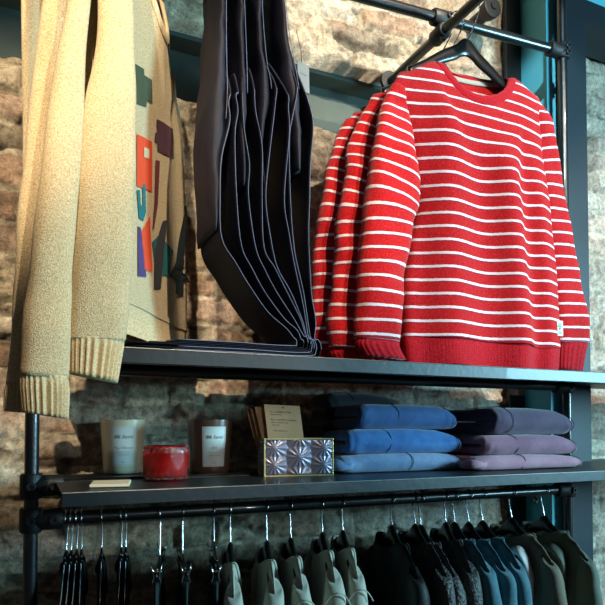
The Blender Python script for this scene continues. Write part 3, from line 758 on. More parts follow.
for i in range(4):
    hx = atY((HIP[i][0][0]+HIP[i][0][1])/2, -25, YF)
    t = thing('trousers', tl[i], 'trousers', (hx.x, RACK, H+.9), 'dark trousers hung by the waist')
    # hip and seat
    path = []; w = []; th = []
    for (a, b_, y) in HIP[i]:
        A = atY(a, y, YF); B = atY(b_, y, YF); path.append(tuple((A+B)/2)+((B-A).x,))
    path = catmull(path, 24)
    P = [Vector((p[0], YF+LW*.5+.0, p[2])) for p in path]; T = [p[3]*.80 for p in path]
    Wd = [LW*(.90+.08*k/24) for k in range(25)]
    bm = bmesh.new(); ribbon(bm, P, (0, 1, 0), Wd, T, seg=36, ex=.85, nz=.005, nseed=i*3); seat = fin('seat', bm, 'navycloth', t)
    bm = bmesh.new(); tube(bm, [Vector((p[0]+p[3]*.22, YF+LW*.5-Wd[k]/2-.0012, p[2])) for k, p in enumerate(path[:15])], .0009, 6); fin('seam', bm, 'seam', seat, label='edge seam, highlight in its colour')
    # rolled fold flaps where seat meets legs
    for f in range(2):
        k = 2*i+f; pts = LEG[k]
        W3 = [tuple(atY(x, y, YF)) for x, y in pts]
        n0 = len(W3)
        layer = 7-k; zl = uT+.003+THK*(.5+ (7-k))
        xe = atY(ENDX[k], 345, YF).x
        last = W3[-1]
        # U turn and flat run on the shelf (the outer legs lie lowest)
        r = max(.004, (last[2]-zl)/2)
        bend = []
        if last[2]-zl > .006:
            for q in range(1, 6):
                a = pi*q/6; bend.append((last[0]+r*.9*sin(a)*.8, last[1], zl+r+r*cos(a)))
        flat = [(last[0]-.03, last[1], zl), (last[0]-.08, last[1], zl), ((last[0]+xe)/2, last[1], zl+.0008), (xe, last[1], zl)]
        C = catmull(W3+bend+flat, 90)
        yj = .004*noise.noise(Vector((k*3.1, 0, 0)))
        P = [Vector((p[0], YF+LW/2+yj, p[2])) for p in C]
        # keep above the shelf
        for p in P: p.z = max(p.z, zl-.0002)
        Tk = []; Wk = []
        for q, p in enumerate(C):
            z_ = p[2]-uT; tt = THK if z_ < .05 else (THK+(.010-THK)*min(1, (z_-.05)/.12))
            Tk.append(tt); Wk.append(LW if q > 6 else LW*(.85+.15*q/6))
        bm = bmesh.new(); ribbon(bm, P, (0, 1, 0), Wk, Tk, seg=24, ex=.7); lg = fin('leg', bm, 'navycloth', t)
        bm = bmesh.new(); tube(bm, [Vector((p.x, YF+yj-.0004, p.z)) for p in P[6:(None if f == 0 and i != 1 else 62)]], .0008, 6); fin('seam', bm, 'seam', lg, label='edge seam, highlight in its colour')
    # waistband and clip hanger
    top = P0 = atY((HIP[i][0][0]+HIP[i][0][1])/2, -25, YF); zt = top.z
    bm = bmesh.new(); Y0 = YF+LW*.05; Y1 = YF+LW*.95
    ribbon(bm, [(top.x, YF+LW/2, zt+.045), (top.x, YF+LW/2, zt+.02), (top.x, YF+LW/2, zt-.004)], (0, 1, 0), LW*.92, .022, seg=28, ex=.6); fin('waistband', bm, 'navycloth', t)
    if i == 3:
        a = atY(297.5, 60, YF+.02); b3 = atY(309, 66, YF+.02); c3 = atY(309.5, 94, YF+.02); d3 = atY(298, 88, YF+.02)
        bm = bmesh.new(); q = [a, b3, c3, d3]; n_ = Vector((0, .0012, 0)); ring_mesh(bm, [[p for p in q], [p+n_ for p in q]])
        tg = fin('swing_tag', bm, 'tag', t, False, 'grey card swing tag')
        bm = bmesh.new(); tube(bm, [atY(296, 30, YF+.01), atY(298, 38, YF+.012), atY(301, 50, YF+.018), atY(301.5, 62, YF+.018)], .0008, 6); fin('tag_string', bm, 'string', tg)
        ex_ = (b3-a).normalized(); ez_ = (a-d3).normalized(); ctr = (a+b3+c3+d3)/4+ez_*.004
        text_mesh('DENHAM', .0042, lambda x, y: ctr+ex_*x+ez_*y-Vector((0, .0006, 0)), 'tag_print', 'ink', tg)
        bm = bmesh.new()
    # hanger of the trousers
    hp = Vector((top.x, YF+LW/2+.0, zt+.075)); c = cross_at(top.x)
    hg = thing('clip_hanger', ['first', 'second', 'third', 'fourth'][i] and ['metal clip hanger of the leftmost dark trousers', 'metal clip hanger of the second dark trousers', 'metal clip hanger of the third dark trousers', 'metal clip hanger of the dark trousers with grey tag'][i], 'hanger', hp, 'clip hangers on the cross pipe')
    bm = bmesh.new(); tube(bm, [(hp.x, YF+.01, hp.z), (hp.x, YF+LW-.01, hp.z)], .004, 10); fin('hanger_bar', bm, 'chrome', hg)
    for yy in (YF+.03, YF+LW-.03):
        bm = bmesh.new(); box(bm, (hp.x-.013, yy-.010, hp.z-.045), (hp.x-.0105, yy+.010, hp.z+.006), .0008); box(bm, (hp.x+.0105, yy-.010, hp.z-.045), (hp.x+.013, yy+.010, hp.z+.006), .0008); tube(bm, [(hp.x-.013, yy, hp.z), (hp.x+.013, yy, hp.z)], .003, 8)
        fin('clip', bm, 'chrome', hg)
    ztop = c.z+PR+.002; yh = RACK
    pts = [(hp.x, YF+LW/2, hp.z), (hp.x, YF+LW/2+.01, hp.z+.02), (hp.x, yh-.02, ztop-.03), (hp.x, yh-.019, ztop-.012), (hp.x, yh-.008, ztop-.001), (hp.x, yh, ztop+.001), (hp.x, yh+.012, ztop-.004), (hp.x, yh+.019, ztop-.018)]
    bm = bmesh.new(); tube(bm, catmull(pts, 30), .002, 8); fin('hook', bm, 'chrome', hg)
# ------------------------------------------------------------------ folded jeans
def jeans(pxl, pxr, ytop, ybot, Y, mat, label, group, depth=.24, seam=.24, cover=None, seed=0.0, roll=False):
    A = atY(pxl, ybot, Y); B = atY(pxr, ybot, Y); zt = atY((pxl+pxr)/2, ytop, Y).z; zb = atY((pxl+pxr)/2, ybot, Y).z
    return A.x, B.x, zb, zt
def stack(items, zbase, group):
    z = zbase
    for (pxl, pxr, hpx, Y, mat, label, kw) in items:
        A = atY(pxl, 440, Y); B = atY(pxr, 440, Y); dep = kw.get('depth', .25)
        h = hpx; r = h/4; w = B.x-A.x; cx = (A.x+B.x)/2; sd = kw.get('seed', 0)
        t = thing('folded_jeans', label, 'jeans', (cx, Y+dep/2, z), group)
        # hairpin fold: bottom layer back->front, round the fold, top layer front->back
        th = h*.49
        pts = []
        for k in range(9): pts.append((cx, Y+dep-(dep-h*.5)*k/8, z+th/2))
        for k in range(1, 8):
            a = pi*k/8; pts.append((cx, Y+h*.5-(h*.5-th/2)*sin(a), z+h/2-(h/2-th/2)*cos(a)))
        for k in range(9): pts.append((cx, Y+h*.5+(dep-h*.5)*k/8, z+h-th/2 + kw.get('sag', .0)*(k/8)))
        P = catmull(pts, 80)
        bm = bmesh.new()
        rings = []; n = len(P)
        for i, p in enumerate(P):
            p = Vector(p); q0 = Vector(P[max(i-1, 0)]); q1 = Vector(P[min(i+1, n-1)]); tt = (q1-q0).normalized(); nn = tt.cross(Vector((1, 0, 0))).normalized()
            R = []
            sg = 72
            for k in range(sg):
                a = 2*pi*k/sg; c_, s_ = cos(a), sin(a)
                ux = (abs(c_)**.22)*(1 if c_ > 0 else -1); us = (abs(s_)**.55)*(1 if s_ > 0 else -1)
                q = p+Vector((1, 0, 0))*ux*w/2*(1+.018*noise.noise(Vector((p.y*9, p.z*30, sd))))+nn*us*th/2
                # garments sag at the ends and wrinkle
                e = abs(q.x-cx)/(w/2)
                q.z -= (q.z-z)*(.34*e**3.2) if q.x > cx else (q.z-z)*.08*e**4
                q.z += (q.z-z)/h*.004*noise.noise(Vector((q.x*14, q.y*9, sd)))
                q.y += .006*noise.noise(Vector((q.x*11, q.z*20, sd+3)))+.004*noise.noise(Vector((q.x*34, q.z*30, sd+5)))+.0022*noise.noise(Vector((q.x*80, q.z*40, sd+7)))
                q.z = max(q.z, z+.0004)
                R.append(q)
            rings.append(R)
        ring_mesh(bm, rings); body_o = fin('denim_body', bm, mat, t)
        # side seam wrapping over the fold and the stitched hem near the right end
        for fu, rr, m_ in ((kw.get('seam', .24), .0009, 'stitch_dark'), (kw.get('hem', .93), .0009, 'stitch_dark')):
            x = cx-w/2+w*fu; S_ = []
            for k in range(0, 25):
                a = -.30*pi+1.6*pi/2*(k/24)*1.6
                yy = Y+h*.5-(h*.5+.0006)*cos(a-.5*pi+.5*pi) if False else Y+h*.5-(h*.5+.0018)*cos(min(a, pi/2)); zz = z+h/2+(h/2+.0018)*sin(min(a, pi/2))
                ext = max(0, a-pi/2)*.09
                q = Vector((x+.010*sin(k*.25), yy+ext, zz))
                e = abs(q.x-cx)/(w/2)
                q.z -= (q.z-z)*(.34*e**3.2) if q.x > cx else (q.z-z)*.08*e**4
                q.z += (q.z-z)/h*.004*noise.noise(Vector((q.x*14, q.y*9, sd)))
                q.y += .006*noise.noise(Vector((q.x*11, q.z*20, sd+3)))+.004*noise.noise(Vector((q.x*34, q.z*30, sd+5)))+.0022*noise.noise(Vector((q.x*80, q.z*40, sd+7)))
                S_.append(q)
            bm = bmesh.new(); tube(bm, S_, rr, 8); fin('seam', bm, m_, t)
        if kw.get('roll'):
            bm = bmesh.new(); zz = z+h*.42
            ribbon(bm, [(cx-w/2-.022, Y+.03, zz), (cx-w/2-.002, Y+.026, zz+.002), (cx-w/2+.03, Y+.025, zz)], (0, 1, 0), .05, h*.6, seg=20, ex=.9, nz=.003)
            fin('rolled_leg_end', bm, kw['roll'], t)
        z += h*.985
    return z
def hh(px, Y, x): # pixel height -> metres near column x
    return (atY(x, 440, Y).z-atY(x, 440+px, Y).z)
Yj = atY(400, 472.5, 1).y  # placeholder
def groundY(px, py, z):
    d = ray(px, py); return (CAM+d*((z-CAM.z)/d.z)).y
yb = groundY(400, 472.5, lT); yp = groundY(525, 470, lT); print('jeans Y', yb, yp)
stack([(343, 470, hh(18, yb, 400), yb, 'denim_light', 'pale blue folded jeans at the bottom of the blue stack', dict(seam=.5, depth=.155, seed=1, hem=.9, roll='denim_light')),
       (350, 463, hh(25, yb, 400), yb, 'denim_mid', 'bright blue folded jeans in the middle of the blue stack', dict(seam=.32, seed=2, depth=.155)),
       (361, 459, hh(26, yb, 400), yb+.005, 'denim_dark', 'mid blue folded jeans with a dark seam, on top of the blue stack', dict(seam=.34, seed=3, depth=.15))], lT+.0015, 'folded jeans in the blue stack')
stack([(478, 584, hh(14.5, yp, 525), yp, 'pink', 'pale pink folded jeans at the bottom of the pink stack', dict(seam=.4, seed=4, depth=.27, roll='pink')),
       (487, 579, hh(20.5, yp, 525), yp, 'mauve', 'mauve folded jeans in the middle of the pink stack', dict(seam=.3, seed=5)),
       (497, 576, hh(28, yp, 525), yp+.005, 'plum', 'plum folded jeans on top of the pink stack', dict(seam=.16, seed=6))], lT+.0015, 'folded jeans in the pink stack')
# black jeans peeping out behind the blue stack
stack([(326, 408, hh(24, 1.45, 380), 1.488, 'denim_black', 'black folded jeans behind the blue stack, at the bottom', dict(seam=.3, seed=11, depth=.105)),
       (324, 406, hh(24, 1.45, 380), 1.488, 'denim_black', 'black folded jeans behind the blue stack, in the middle', dict(seam=.3, seed=12, depth=.105)),
       (328, 404, hh(30, 1.45, 380), 1.488, 'denim_black', 'black folded jeans peeping over the blue stack', dict(seam=.3, seed=13, depth=.105))], lT+.0015, 'black jeans behind the blue stack')

# ------------------------------------------------------------------ candles
def candle(pxl, pxr, ytop, ybot, mat, label, lines, lp, wax='wax'):
    xm = (pxl+pxr)/2
    Yb = groundY(xm, ybot-1.0, lT)
    # front of the base touches Yb; solve the radius
    w = (atY(pxr, ytop, Yb+.05)-atY(pxl, ytop, Yb+.05)).x*.93; R = w/2*.98
    C = atY(xm, 440, Yb+R*.9); z0 = lT+.0008
    top = atY(xm, ytop, C.y-0).z-z0
    t = thing('scented_candle', label, 'candle', (C.x, C.y, z0))
    rb = R*.86; prof = [(0, 0), (rb*.8, 0), (rb*.93, .003), (rb*1.0, .012), (rb+(R-rb)*.25, top*.3), (rb+(R-rb)*.8, top*.75), (R, top-.003), (R, top), (R-.003, top), (R-.004, top-.004), (R-.006, top-.02), (R-.006, top-.024), (0, top-.024)]
    bm = bmesh.new(); lathe(bm, prof[1:-1], (C.x, C.y, z0), 64); fin('jar', bm, mat, t, sharp=50)
    bm = bmesh.new(); lathe(bm, [(R-.0062, top-.034), (R-.0062, top-.018), (R*.4, top-.0175), (.002, top-.0175)], (C.x, C.y, z0), 40); fin('wax', bm, wax, t)
    bm = bmesh.new(); tube(bm, [(C.x, C.y, z0+top-.02), (C.x+.001, C.y, z0+top-.006)], .001, 8); fin('wick', bm, 'ink', t)
    def rad(z): return lerpl([(p[1], p[0]) for p in prof[3:8]], z)
    vd = atan2(-C.x, C.y)      # direction to the camera, measured from -Y
    def surf(s, z, lift):      # s = arc length to the right
        r = rad(z)+lift; a = -pi/2+lp[4]+s/R
        return Vector((C.x+r*cos(a), C.y+r*sin(a), z0+z))
    # label: [halfwidth, zmin, zmax]
    x0, x1, y0, y1, rot = lp; hw = (x1-x0)/(pxr-pxl)*R*1.04; zc0 = top*(1-(y1-ytop)/(ybot-ytop)); zc1 = top*(1-(y0-ytop)/(ybot-ytop))
    bm = bmesh.new(); nx_, nz_ = 16, 10
    for li in (0,):
        G = [[bm.verts.new(surf(-hw+2*hw*i/nx_, zc0+(zc1-zc0)*j/nz_, .0006)) for i in range(nx_+1)] for j in range(nz_+1)]
        for j in range(nz_):
            for i in range(nx_): bm.faces.new((G[j][i], G[j][i+1], G[j+1][i+1], G[j+1][i]))
    lb = fin('paper_label', bm, 'label', t)
    bm = bmesh.new()
    def strip(a, b_):
        n = 14; V = []
        d = Vector((b_[0]-a[0], b_[1]-a[1])); q = Vector((-d.y, d.x)).normalized()*.00022
        for k in range(n+1):
            f = k/n; s = a[0]+d.x*f; z = a[1]+d.y*f
            V.append((bm.verts.new(surf(s-q.x, z-q.y, .0009)), bm.verts.new(surf(s+q.x, z+q.y, .0009))))
        for k in range(n): bm.faces.new((V[k][0], V[k+1][0], V[k+1][1], V[k][1]))
    i_ = .003; c_ = [(-hw+i_, zc0+i_), (hw-i_, zc0+i_), (hw-i_, zc1-i_), (-hw+i_, zc1-i_)]
    for k in range(4): strip(c_[k], c_[(k+1) % 4])
    zl = zc0+(zc1-zc0)*.36; strip((-hw*.72, zl), (hw*.6, zl))
    fin('label_border', bm, 'inkfaint', lb)
    for (txt, fz, size, sh, m_) in lines:
        zz = zc0+(zc1-zc0)*fz
        text_mesh(txt, size, lambda x, y, zz=zz: surf(x, zz+y, .0010), 'label_print', m_, lb, sh)
    return C, R, top
ln = [('Blk Santé', .70, .0125, .35, 'ink'), ('May Winter', .42, .0105, .35, 'inkfaint'), ('scented soy candle', .27, .0038, 0, 'inkfaint'), ('200 g', .08, .0045, 0, 'inkfaint')]
candle(98.5, 148, 420, 476, 'ceramic', 'cream jar candle with a white label, left of the red glass jar', ln, (110.5, 137, 427, 467, -.14))
ln = [('Blk Santé', .70, .0115, .35, 'ink'), ('Bois', .45, .0075, .35, 'inkfaint'), ('scented soy candle', .27, .0036, 0, 'inkfaint'), ('200 g', .08, .0042, 0, 'inkfaint')]
candle(186, 233.5, 420, 477, 'brownjar', 'dark brown jar candle with a white label, right of the red glass jar', ln, (202, 227.5, 427, 468, -.06))
# red cut-glass candle
xm = 166; Yb = groundY(xm, 482.3, lT); wj = (atY(190, 460, Yb+.05)-atY(142, 460, Yb+.05)).x*.955; R = wj/2*.98
C = atY(xm, 460, Yb+R); z0 = lT+.0008; hj = atY(xm, 446, C.y-R*.5).z-z0
t = thing('cut_glass_candle', 'red wax candle in a low cut glass jar between the two tall candles', 'candle', (C.x, C.y, z0))
def cut(a, z):
    f = z/hj
    m_ = .0042*abs(cos(a*10))-.001                                     # flutes
    if .42 < f < .86: m_ = .0034*(abs(cos(a*14+f*22))+abs(cos(a*14-f*22)))-.002
    if f < .12: m_ = .0035*abs(cos(a*10))
    if f > .93: m_ = .0016*cos(a*20)
    return m_
prof = [(R*.82, .0), (R*.9, .002), (R*.93, .006)]+[(R*.93+R*.03*(k/20), .006+(hj-.008)*k/20) for k in range(21)]+[(R*.96, hj), (R*.92, hj+.0005), (R*.89, hj-.004)]
bm = bmesh.new(); lathe(bm, prof, (C.x, C.y, z0), 240, lambda a, z: cut(a, z) if z < hj else 0)
# hollow: inner wall
for f in list(bm.faces):
    if len(f.verts) > 100: 
        if sum(v.co.z for v in f.verts)/len(f.verts) > z0+hj*.8: bmesh.ops.delete(bm, geom=[f], context='FACES_ONLY')
top_ring = [v for v in bm.verts if abs(v.co.z-(z0+hj-.004)) < 1e-5]
bmj = bm
inner = [(R*.86, hj*.6), (R*.86, .010), (R*.80, .007)]
rings = [[Vector((C.x+cos(2*pi*k/240)*r_, C.y+sin(2*pi*k/240)*r_, z0+z_)) for k in range(240)] for r_, z_ in [(R*.89, hj-.004)]+inner]
V = ring_mesh(bm, rings, cap=False); bm.faces.new(V[-1]); bmesh.ops.remove_doubles(bm, verts=bm.verts, dist=1e-5)
fin('glass_jar', bm, 'glass', t)
bm = bmesh.new(); lathe(bm, [(R*.74, .0085), (R*.83, .0115), (R*.83, hj*.80), (R*.5, hj*.79), (.002, hj*.79)], (C.x, C.y, z0), 48); fin('wax', bm, 'redwax', t, label='red wax')
bm = bmesh.new(); tube(bm, [(C.x, C.y, z0+hj*.78), (C.x, C.y, z0+hj*.95)], .0015, 8); fin('wick', bm, 'wax', t)
# flat pale tile on the shelf edge
a = Vector((0, 0, 0)); z0 = lT+.0008
q = [CAM+ray(x, y)*((z0-CAM.z)/ray(x, y).z) for x, y in ((89.5, 487.8), (129, 487.0), (131, 482.5), (93, 483.5))]
bm = bmesh.new()
q = [Vector((p.x, max(p.y, SF+.003), z0)) for p in q]
lay = [[p+(Vector(((q[0]+q[2])/2))-p)*k+Vector((0, 0, h_)) for p in q] for h_, k in ((0, .06), (.0012, .0), (.0052, 0), (.0062, .03))]
ring_mesh(bm, lay)
ct = (q[0]+q[2])/2
tag(fin('ceramic_tile', bm, 'wax', None, False), 'small flat cream ceramic tile lying at the shelf edge before the cream candle', 'tile')

# ------------------------------------------------------------------ mirrored glass box with kraft cards
yB = groundY(299, 476.5, lT); a = atY(265.5, 476, yB); b3 = atY(333.5, 476, yB)
rotb = radians(-9)
Bx = Vector((a.x, yB+.010, lT+.001)); ux = Vector((cos(rotb), sin(rotb), 0)); uy = Vector((-sin(rotb), cos(rotb), 0))
Wb = .148; 
# width so the right end falls on its pixel
def projx(p):
    d = p-CAM; return 302.5+F*d.dot(rt)/d.dot(fw)
Wb = .05
while projx(Bx+ux*Wb) < 333.5: Wb += .0005
Hb = 0.02
def projy(p):
    d = p-CAM; return PY-F*d.dot(up)/d.dot(fw)
while projy(Bx+Vector((0, 0, Hb))) > 438.5: Hb += .0005
Db = .075
print('box', Wb, Hb, yB)
bxT = thing('glass_box', 'small mirrored glass box with brass edges holding kraft cards', 'box', Bx)
BP = lambda x, y, z: Bx+ux*x+uy*y+Vector((0, 0, z))
def bbox(bm, a, b_, bev=0):
    k = len(bm.verts); bm.verts.ensure_lookup_table(); old = set(bm.verts)
    box(bm, a, b_, bev)
    for v in bm.verts:
        if v not in old: v.co = BP(*v.co)
bm = bmesh.new(); bbox(bm, (0.002, .002, .0005), (Wb-.002, Db-.002, .003)); fin('base', bm, 'brass', bxT, False)
def pressed(name, o_, du, L, Hh, outn):
    nx_, nz_ = 110, 60; bm = bmesh.new(); G = []
    cells = [(.5, .5, 1), (.13, .27, 1), (.13, .76, 1), (.87, .27, 1), (.87, .76, 1), (.5, 1.08, 1), (.5, -.08, 1), (.30, 1.08, .8), (.70, 1.08, .8)]
    asp = L/Hh
    for j in range(nz_+1):
        row = []
        for i in range(nx_+1):
            s = i/nx_; z = j/nz_; best = None
            for (cx_, cz_, k) in cells[:7] if L > .1 else [(.5, .5, 1), (.5, 1.1, 1), (.5, -.1, 1)]:
                dx_ = (s-cx_)*asp; dz_ = z-cz_; d = (abs(dx_)**2.4+abs(dz_)**2.4)**(1/2.4)
                if best is None or d < best[0]: best = (d, dx_, dz_)
            d, dx_, dz_ = best; ang = atan2(dz_, dx_)
            hgt = max(0, .40-d)/.40*.010+.0018*cos(ang*12)*min(1, d*5)*max(0, 1-d*1.9)
            if s in (0, 1) or z in (0, 1): hgt = 0
            row.append(bm.verts.new(o_+du*(s*L)+Vector((0, 0, z*Hh))+outn*hgt*.75))
        G.append(row)
    for j in range(nz_):
        for i in range(nx_): bm.faces.new((G[j][i], G[j][i+1], G[j+1][i+1], G[j+1][i]))
    r = bmesh.ops.extrude_face_region(bm, geom=list(bm.faces))
    bmesh.ops.translate(bm, verts=[v for v in r['geom'] if isinstance(v, bmesh.types.BMVert)], vec=-outn*.002)
    return fin(name, bm, 'tin', bxT)
pressed('front_panel', BP(.003, .003, .004), ux, Wb-.006, Hb-.007, -uy)
pressed('side_panel', BP(.003, .003, .004), uy, Db-.006, Hb-.007, -ux)
pressed('side_panel', BP(Wb-.003, .003, .004), uy, Db-.006, Hb-.007, ux)
pressed('back_panel', BP(.003, Db-.003, .004), ux, Wb-.006, Hb-.007, uy)
bm = bmesh.new(); e = .0032
for (x, y) in ((0, 0), (Wb-e, 0), (0, Db-e), (Wb-e, Db-e)): bbox(bm, (x, y, 0), (x+e, y+e, Hb), .0004)
for z in (0, Hb-e*.8):
    bbox(bm, (e, 0, z), (Wb-e, e, z+e*.8)); bbox(bm, (e, Db-e, z), (Wb-e, Db, z+e*.8)); bbox(bm, (0, e, z), (e, Db-e, z+e*.8)); bbox(bm, (Wb-e, e, z), (Wb, Db-e, z+e*.8))
fin('brass_frame', bm, 'brass', bxT, False, 'thin brass edges')
# cards lean back inside the box
cl = ['kraft card with small dark print, frontmost in the glass box', 'kraft card second from the front in the glass box', 'kraft card third from the front in the glass box', 'kraft card rearmost in the glass box']
for k in range(4):
    yy = .026+k*.011; x0 = .012-k*.0045; lean = Vector((0, 0, 1))+uy*.10-ux*(.10 if k == 0 else .17+.03*k); lean.normalize()
    wC = .088; tilt = (ux+Vector((0, 0, -.035 if k == 0 else -.02))).normalized()
    up_ = (lean - tilt*lean.dot(tilt)).normalized() if False else lean
    o0 = BP(x0+.013, yy, .0045); hC = Hb*1.0
    while projy(o0+up_*hC) > (404.5+k*2.4): hC += .0005
    nrm = tilt.cross(up_).normalized()
    bm = bmesh.new(); th_ = .0008
    c4 = [o0, o0+tilt*wC, o0+tilt*wC+up_*hC, o0+up_*hC]
    for p in c4: p.z = max(p.z, lT+.005)
    ring_mesh(bm, [[p+nrm*th_ for p in c4], [p-nrm*th_ for p in c4]])
    cobj = fin('kraft_card', bm, 'kraft', None, False); tag(cobj, cl[k], 'card', 'kraft cards in the glass box')
    if k == 0:
        fn = lambda x, y: o0+tilt*(x)+up_*(hC+y)+nrm*.0011
        if nrm.y > 0: fn = lambda x, y: o0+tilt*(x)+up_*(hC+y)-nrm*.0011
        for txt, xx, y_, s_ in (('No. 2  AMBER & OUD', .012, -.019, .0055), ('hand poured soy', .012, -.0245, .004), ('No. 5  VETIVER & SANDAL', .012, -.038, .0055), ('white tea & burnt sugar', .012, -.044, .0045), ('cedar bark', .014, -.050, .004), ('THE CANDLE CO', .016, -.064, .0045)):
            text_mesh(txt, s_, lambda x, y, xx=xx, y_=y_: fn(x+xx, y+y_), 'card_print', 'ink', cobj, 0, 'LEFT')
        bm = bmesh.new(); c = fn(wC*.52, -.006); rr = .0022
        V = [bm.verts.new(c+tilt*rr*cos(a)+up_*rr*sin(a)) for a in [2*pi*q/14 for q in range(14)]]; bm.faces.new(V); fin('punched_hole', bm, 'stitch_dark', cobj, False)
# ------------------------------------------------------------------ clothes on the lower rail
def hook_x(px): return atY(px, 515, RACK).x
def lower(px, pk, az, mat, kind, label, hlabel, ggroup, hgroup, sw=.19, drop=.07, open_=.075, thick=.035, seed=0.0, hmat='blackwood', extra=None, name='shirt', cat='shirt', slope=None, low=.05, slv=True):
    X = hook_x(px); zc = atY(px, pk, RACK).z
    fr = Fr((X, RACK, zc), radians(az))
    hk = RZ+PR-zc-.019+.002
    hanger(fr, hlabel, hgroup, hw=sw-.03, drop=drop, hook=hk, mat=hmat, hooklean=.019, tall=.044 if hmat == 'blackwood' else .012, thick=.018 if hmat == 'blackwood' else .006)
    t = thing(name, label, cat, fr.O, ggroup)
    vs_ = low
    b0 = open_; e0 = sw
    HL = [(0, .004), (.016, .012), ((sw-.012)*.2, drop*.22), ((sw-.012)*.45, drop*.5), ((sw-.012)*.75, drop*.86), (sw-.012, drop+.012), (sw, drop+.030)]
    hv = lambda u: lerpl(HL, abs(u))-(.016 if hmat == 'blackwood' else .006)
    vn = hv(b0)+.004; vm = hv(b0+(e0-b0)*.5); ve = hv(e0)
    tb = [(-e0, ve), (-(b0+e0)/2, vm), (-b0-.004, vn), (-b0*.6, vn+.02), (0, vn+.03), (b0*.6, vn+.02), (b0+.004, vn), ((b0+e0)/2, vm), (e0, ve)]
    tf = [(-e0, ve), (-(b0+e0)/2, vm), (-b0-.004, vn), (-b0*.7, vn+.05), (0, vn+.075), (b0*.7, vn+.05), (b0+.004, vn), ((b0+e0)/2, vm), (e0, ve)]
    spec = dict(L=[(0, -e0), (.25, -e0*.95), (.7, -e0*.95)], R=[(0, e0), (.25, e0*.95), (.7, e0*.95)], topF=tf, topB=tb, bot=[(-e0, .66), (e0, .66)], H=thick, neck=(0, b0+.004),
                folds=[(-.1, .02, .03, .008, .1, 1.2), (.05, 0, .03, -.006, .1, 1.2), (.12, 0, .02, .007, .2, 1.2)])
    S = body(fr, spec, mat, t, nu=32, nv=36)
    collar(fr, spec, S, mat, t, ra=.009, rb=.004)
    if slv:
        for sg in (-1, 1):
            v_ = ve
            lo = [((sg*(e0-.045), v_-.020), (sg*(e0-.012), v_+.004), 0), ((sg*(e0-.045), v_+.0), (sg*(e0+.012), v_+.016), 0), ((sg*(e0-.05), v_+.06), (sg*(e0+.028), v_+.055), 0), ((sg*(e0-.045), v_+.16), (sg*(e0+.040), v_+.16), -.004), ((sg*(e0-.035), v_+.32), (sg*(e0+.036), v_+.32), -.006), ((sg*(e0-.03), v_+.5), (sg*(e0+.028), v_+.5), -.006)]
            sleeve(fr, lo, mat, t, n=40, local=True, seed=seed+sg, wr=.004, flat=.62)
            if kind == 'bind':      # curved shoulder seam piping
                bm = bmesh.new(); pts = []
                for k in range(13):
                    a = -1+2*k/12; pts.append(fr.P(sg*(e0+.020+.012*(1-abs(a))), v_+.050-.030*(1-a*a), a*.030))
                tube(bm, pts, .0016, 8); fin('shoulder_seam', bm, mat, t)
    if extra: extra(fr, t, vs_)
    return fr
gr_b = 'black tops at the left end of the lower rail'
# slim black satin tops on shiny black hangers
for i, (px, az, wdt) in enumerate(((66.5, 13, .125), (71.5, 12, .125), (77, 11, .125), (82, 8, .125), (102, 9, .125), (121.5, 13, .125), (126, 10, .125))):
    lb = ['first slim black satin top on the lower rail, closest to the left post', 'second slim black satin top from the left post', 'third slim black satin top from the left post', 'fourth slim black satin top from the left post, last of the tight group', 'single slim black satin top under the cream tile', 'left one of two touching slim black tops under the cream candle', 'right one of two touching slim black tops under the cream candle'][i]
    lower(px, 549-i*.6, az, 'satin', '', lb, lb.replace('slim black satin top', 'steel-hooked hanger, top').replace('slim black tops', 'steel-hooked hangers') if False else 'steel-hooked hanger of the '+lb.split(',')[0], gr_b, 'steel-hooked hangers at the left of the lower rail', sw=wdt, drop=.150, open_=.02, thick=.009, hmat='plastic', name='satin_top', cat='top', low=.0, slv=False)
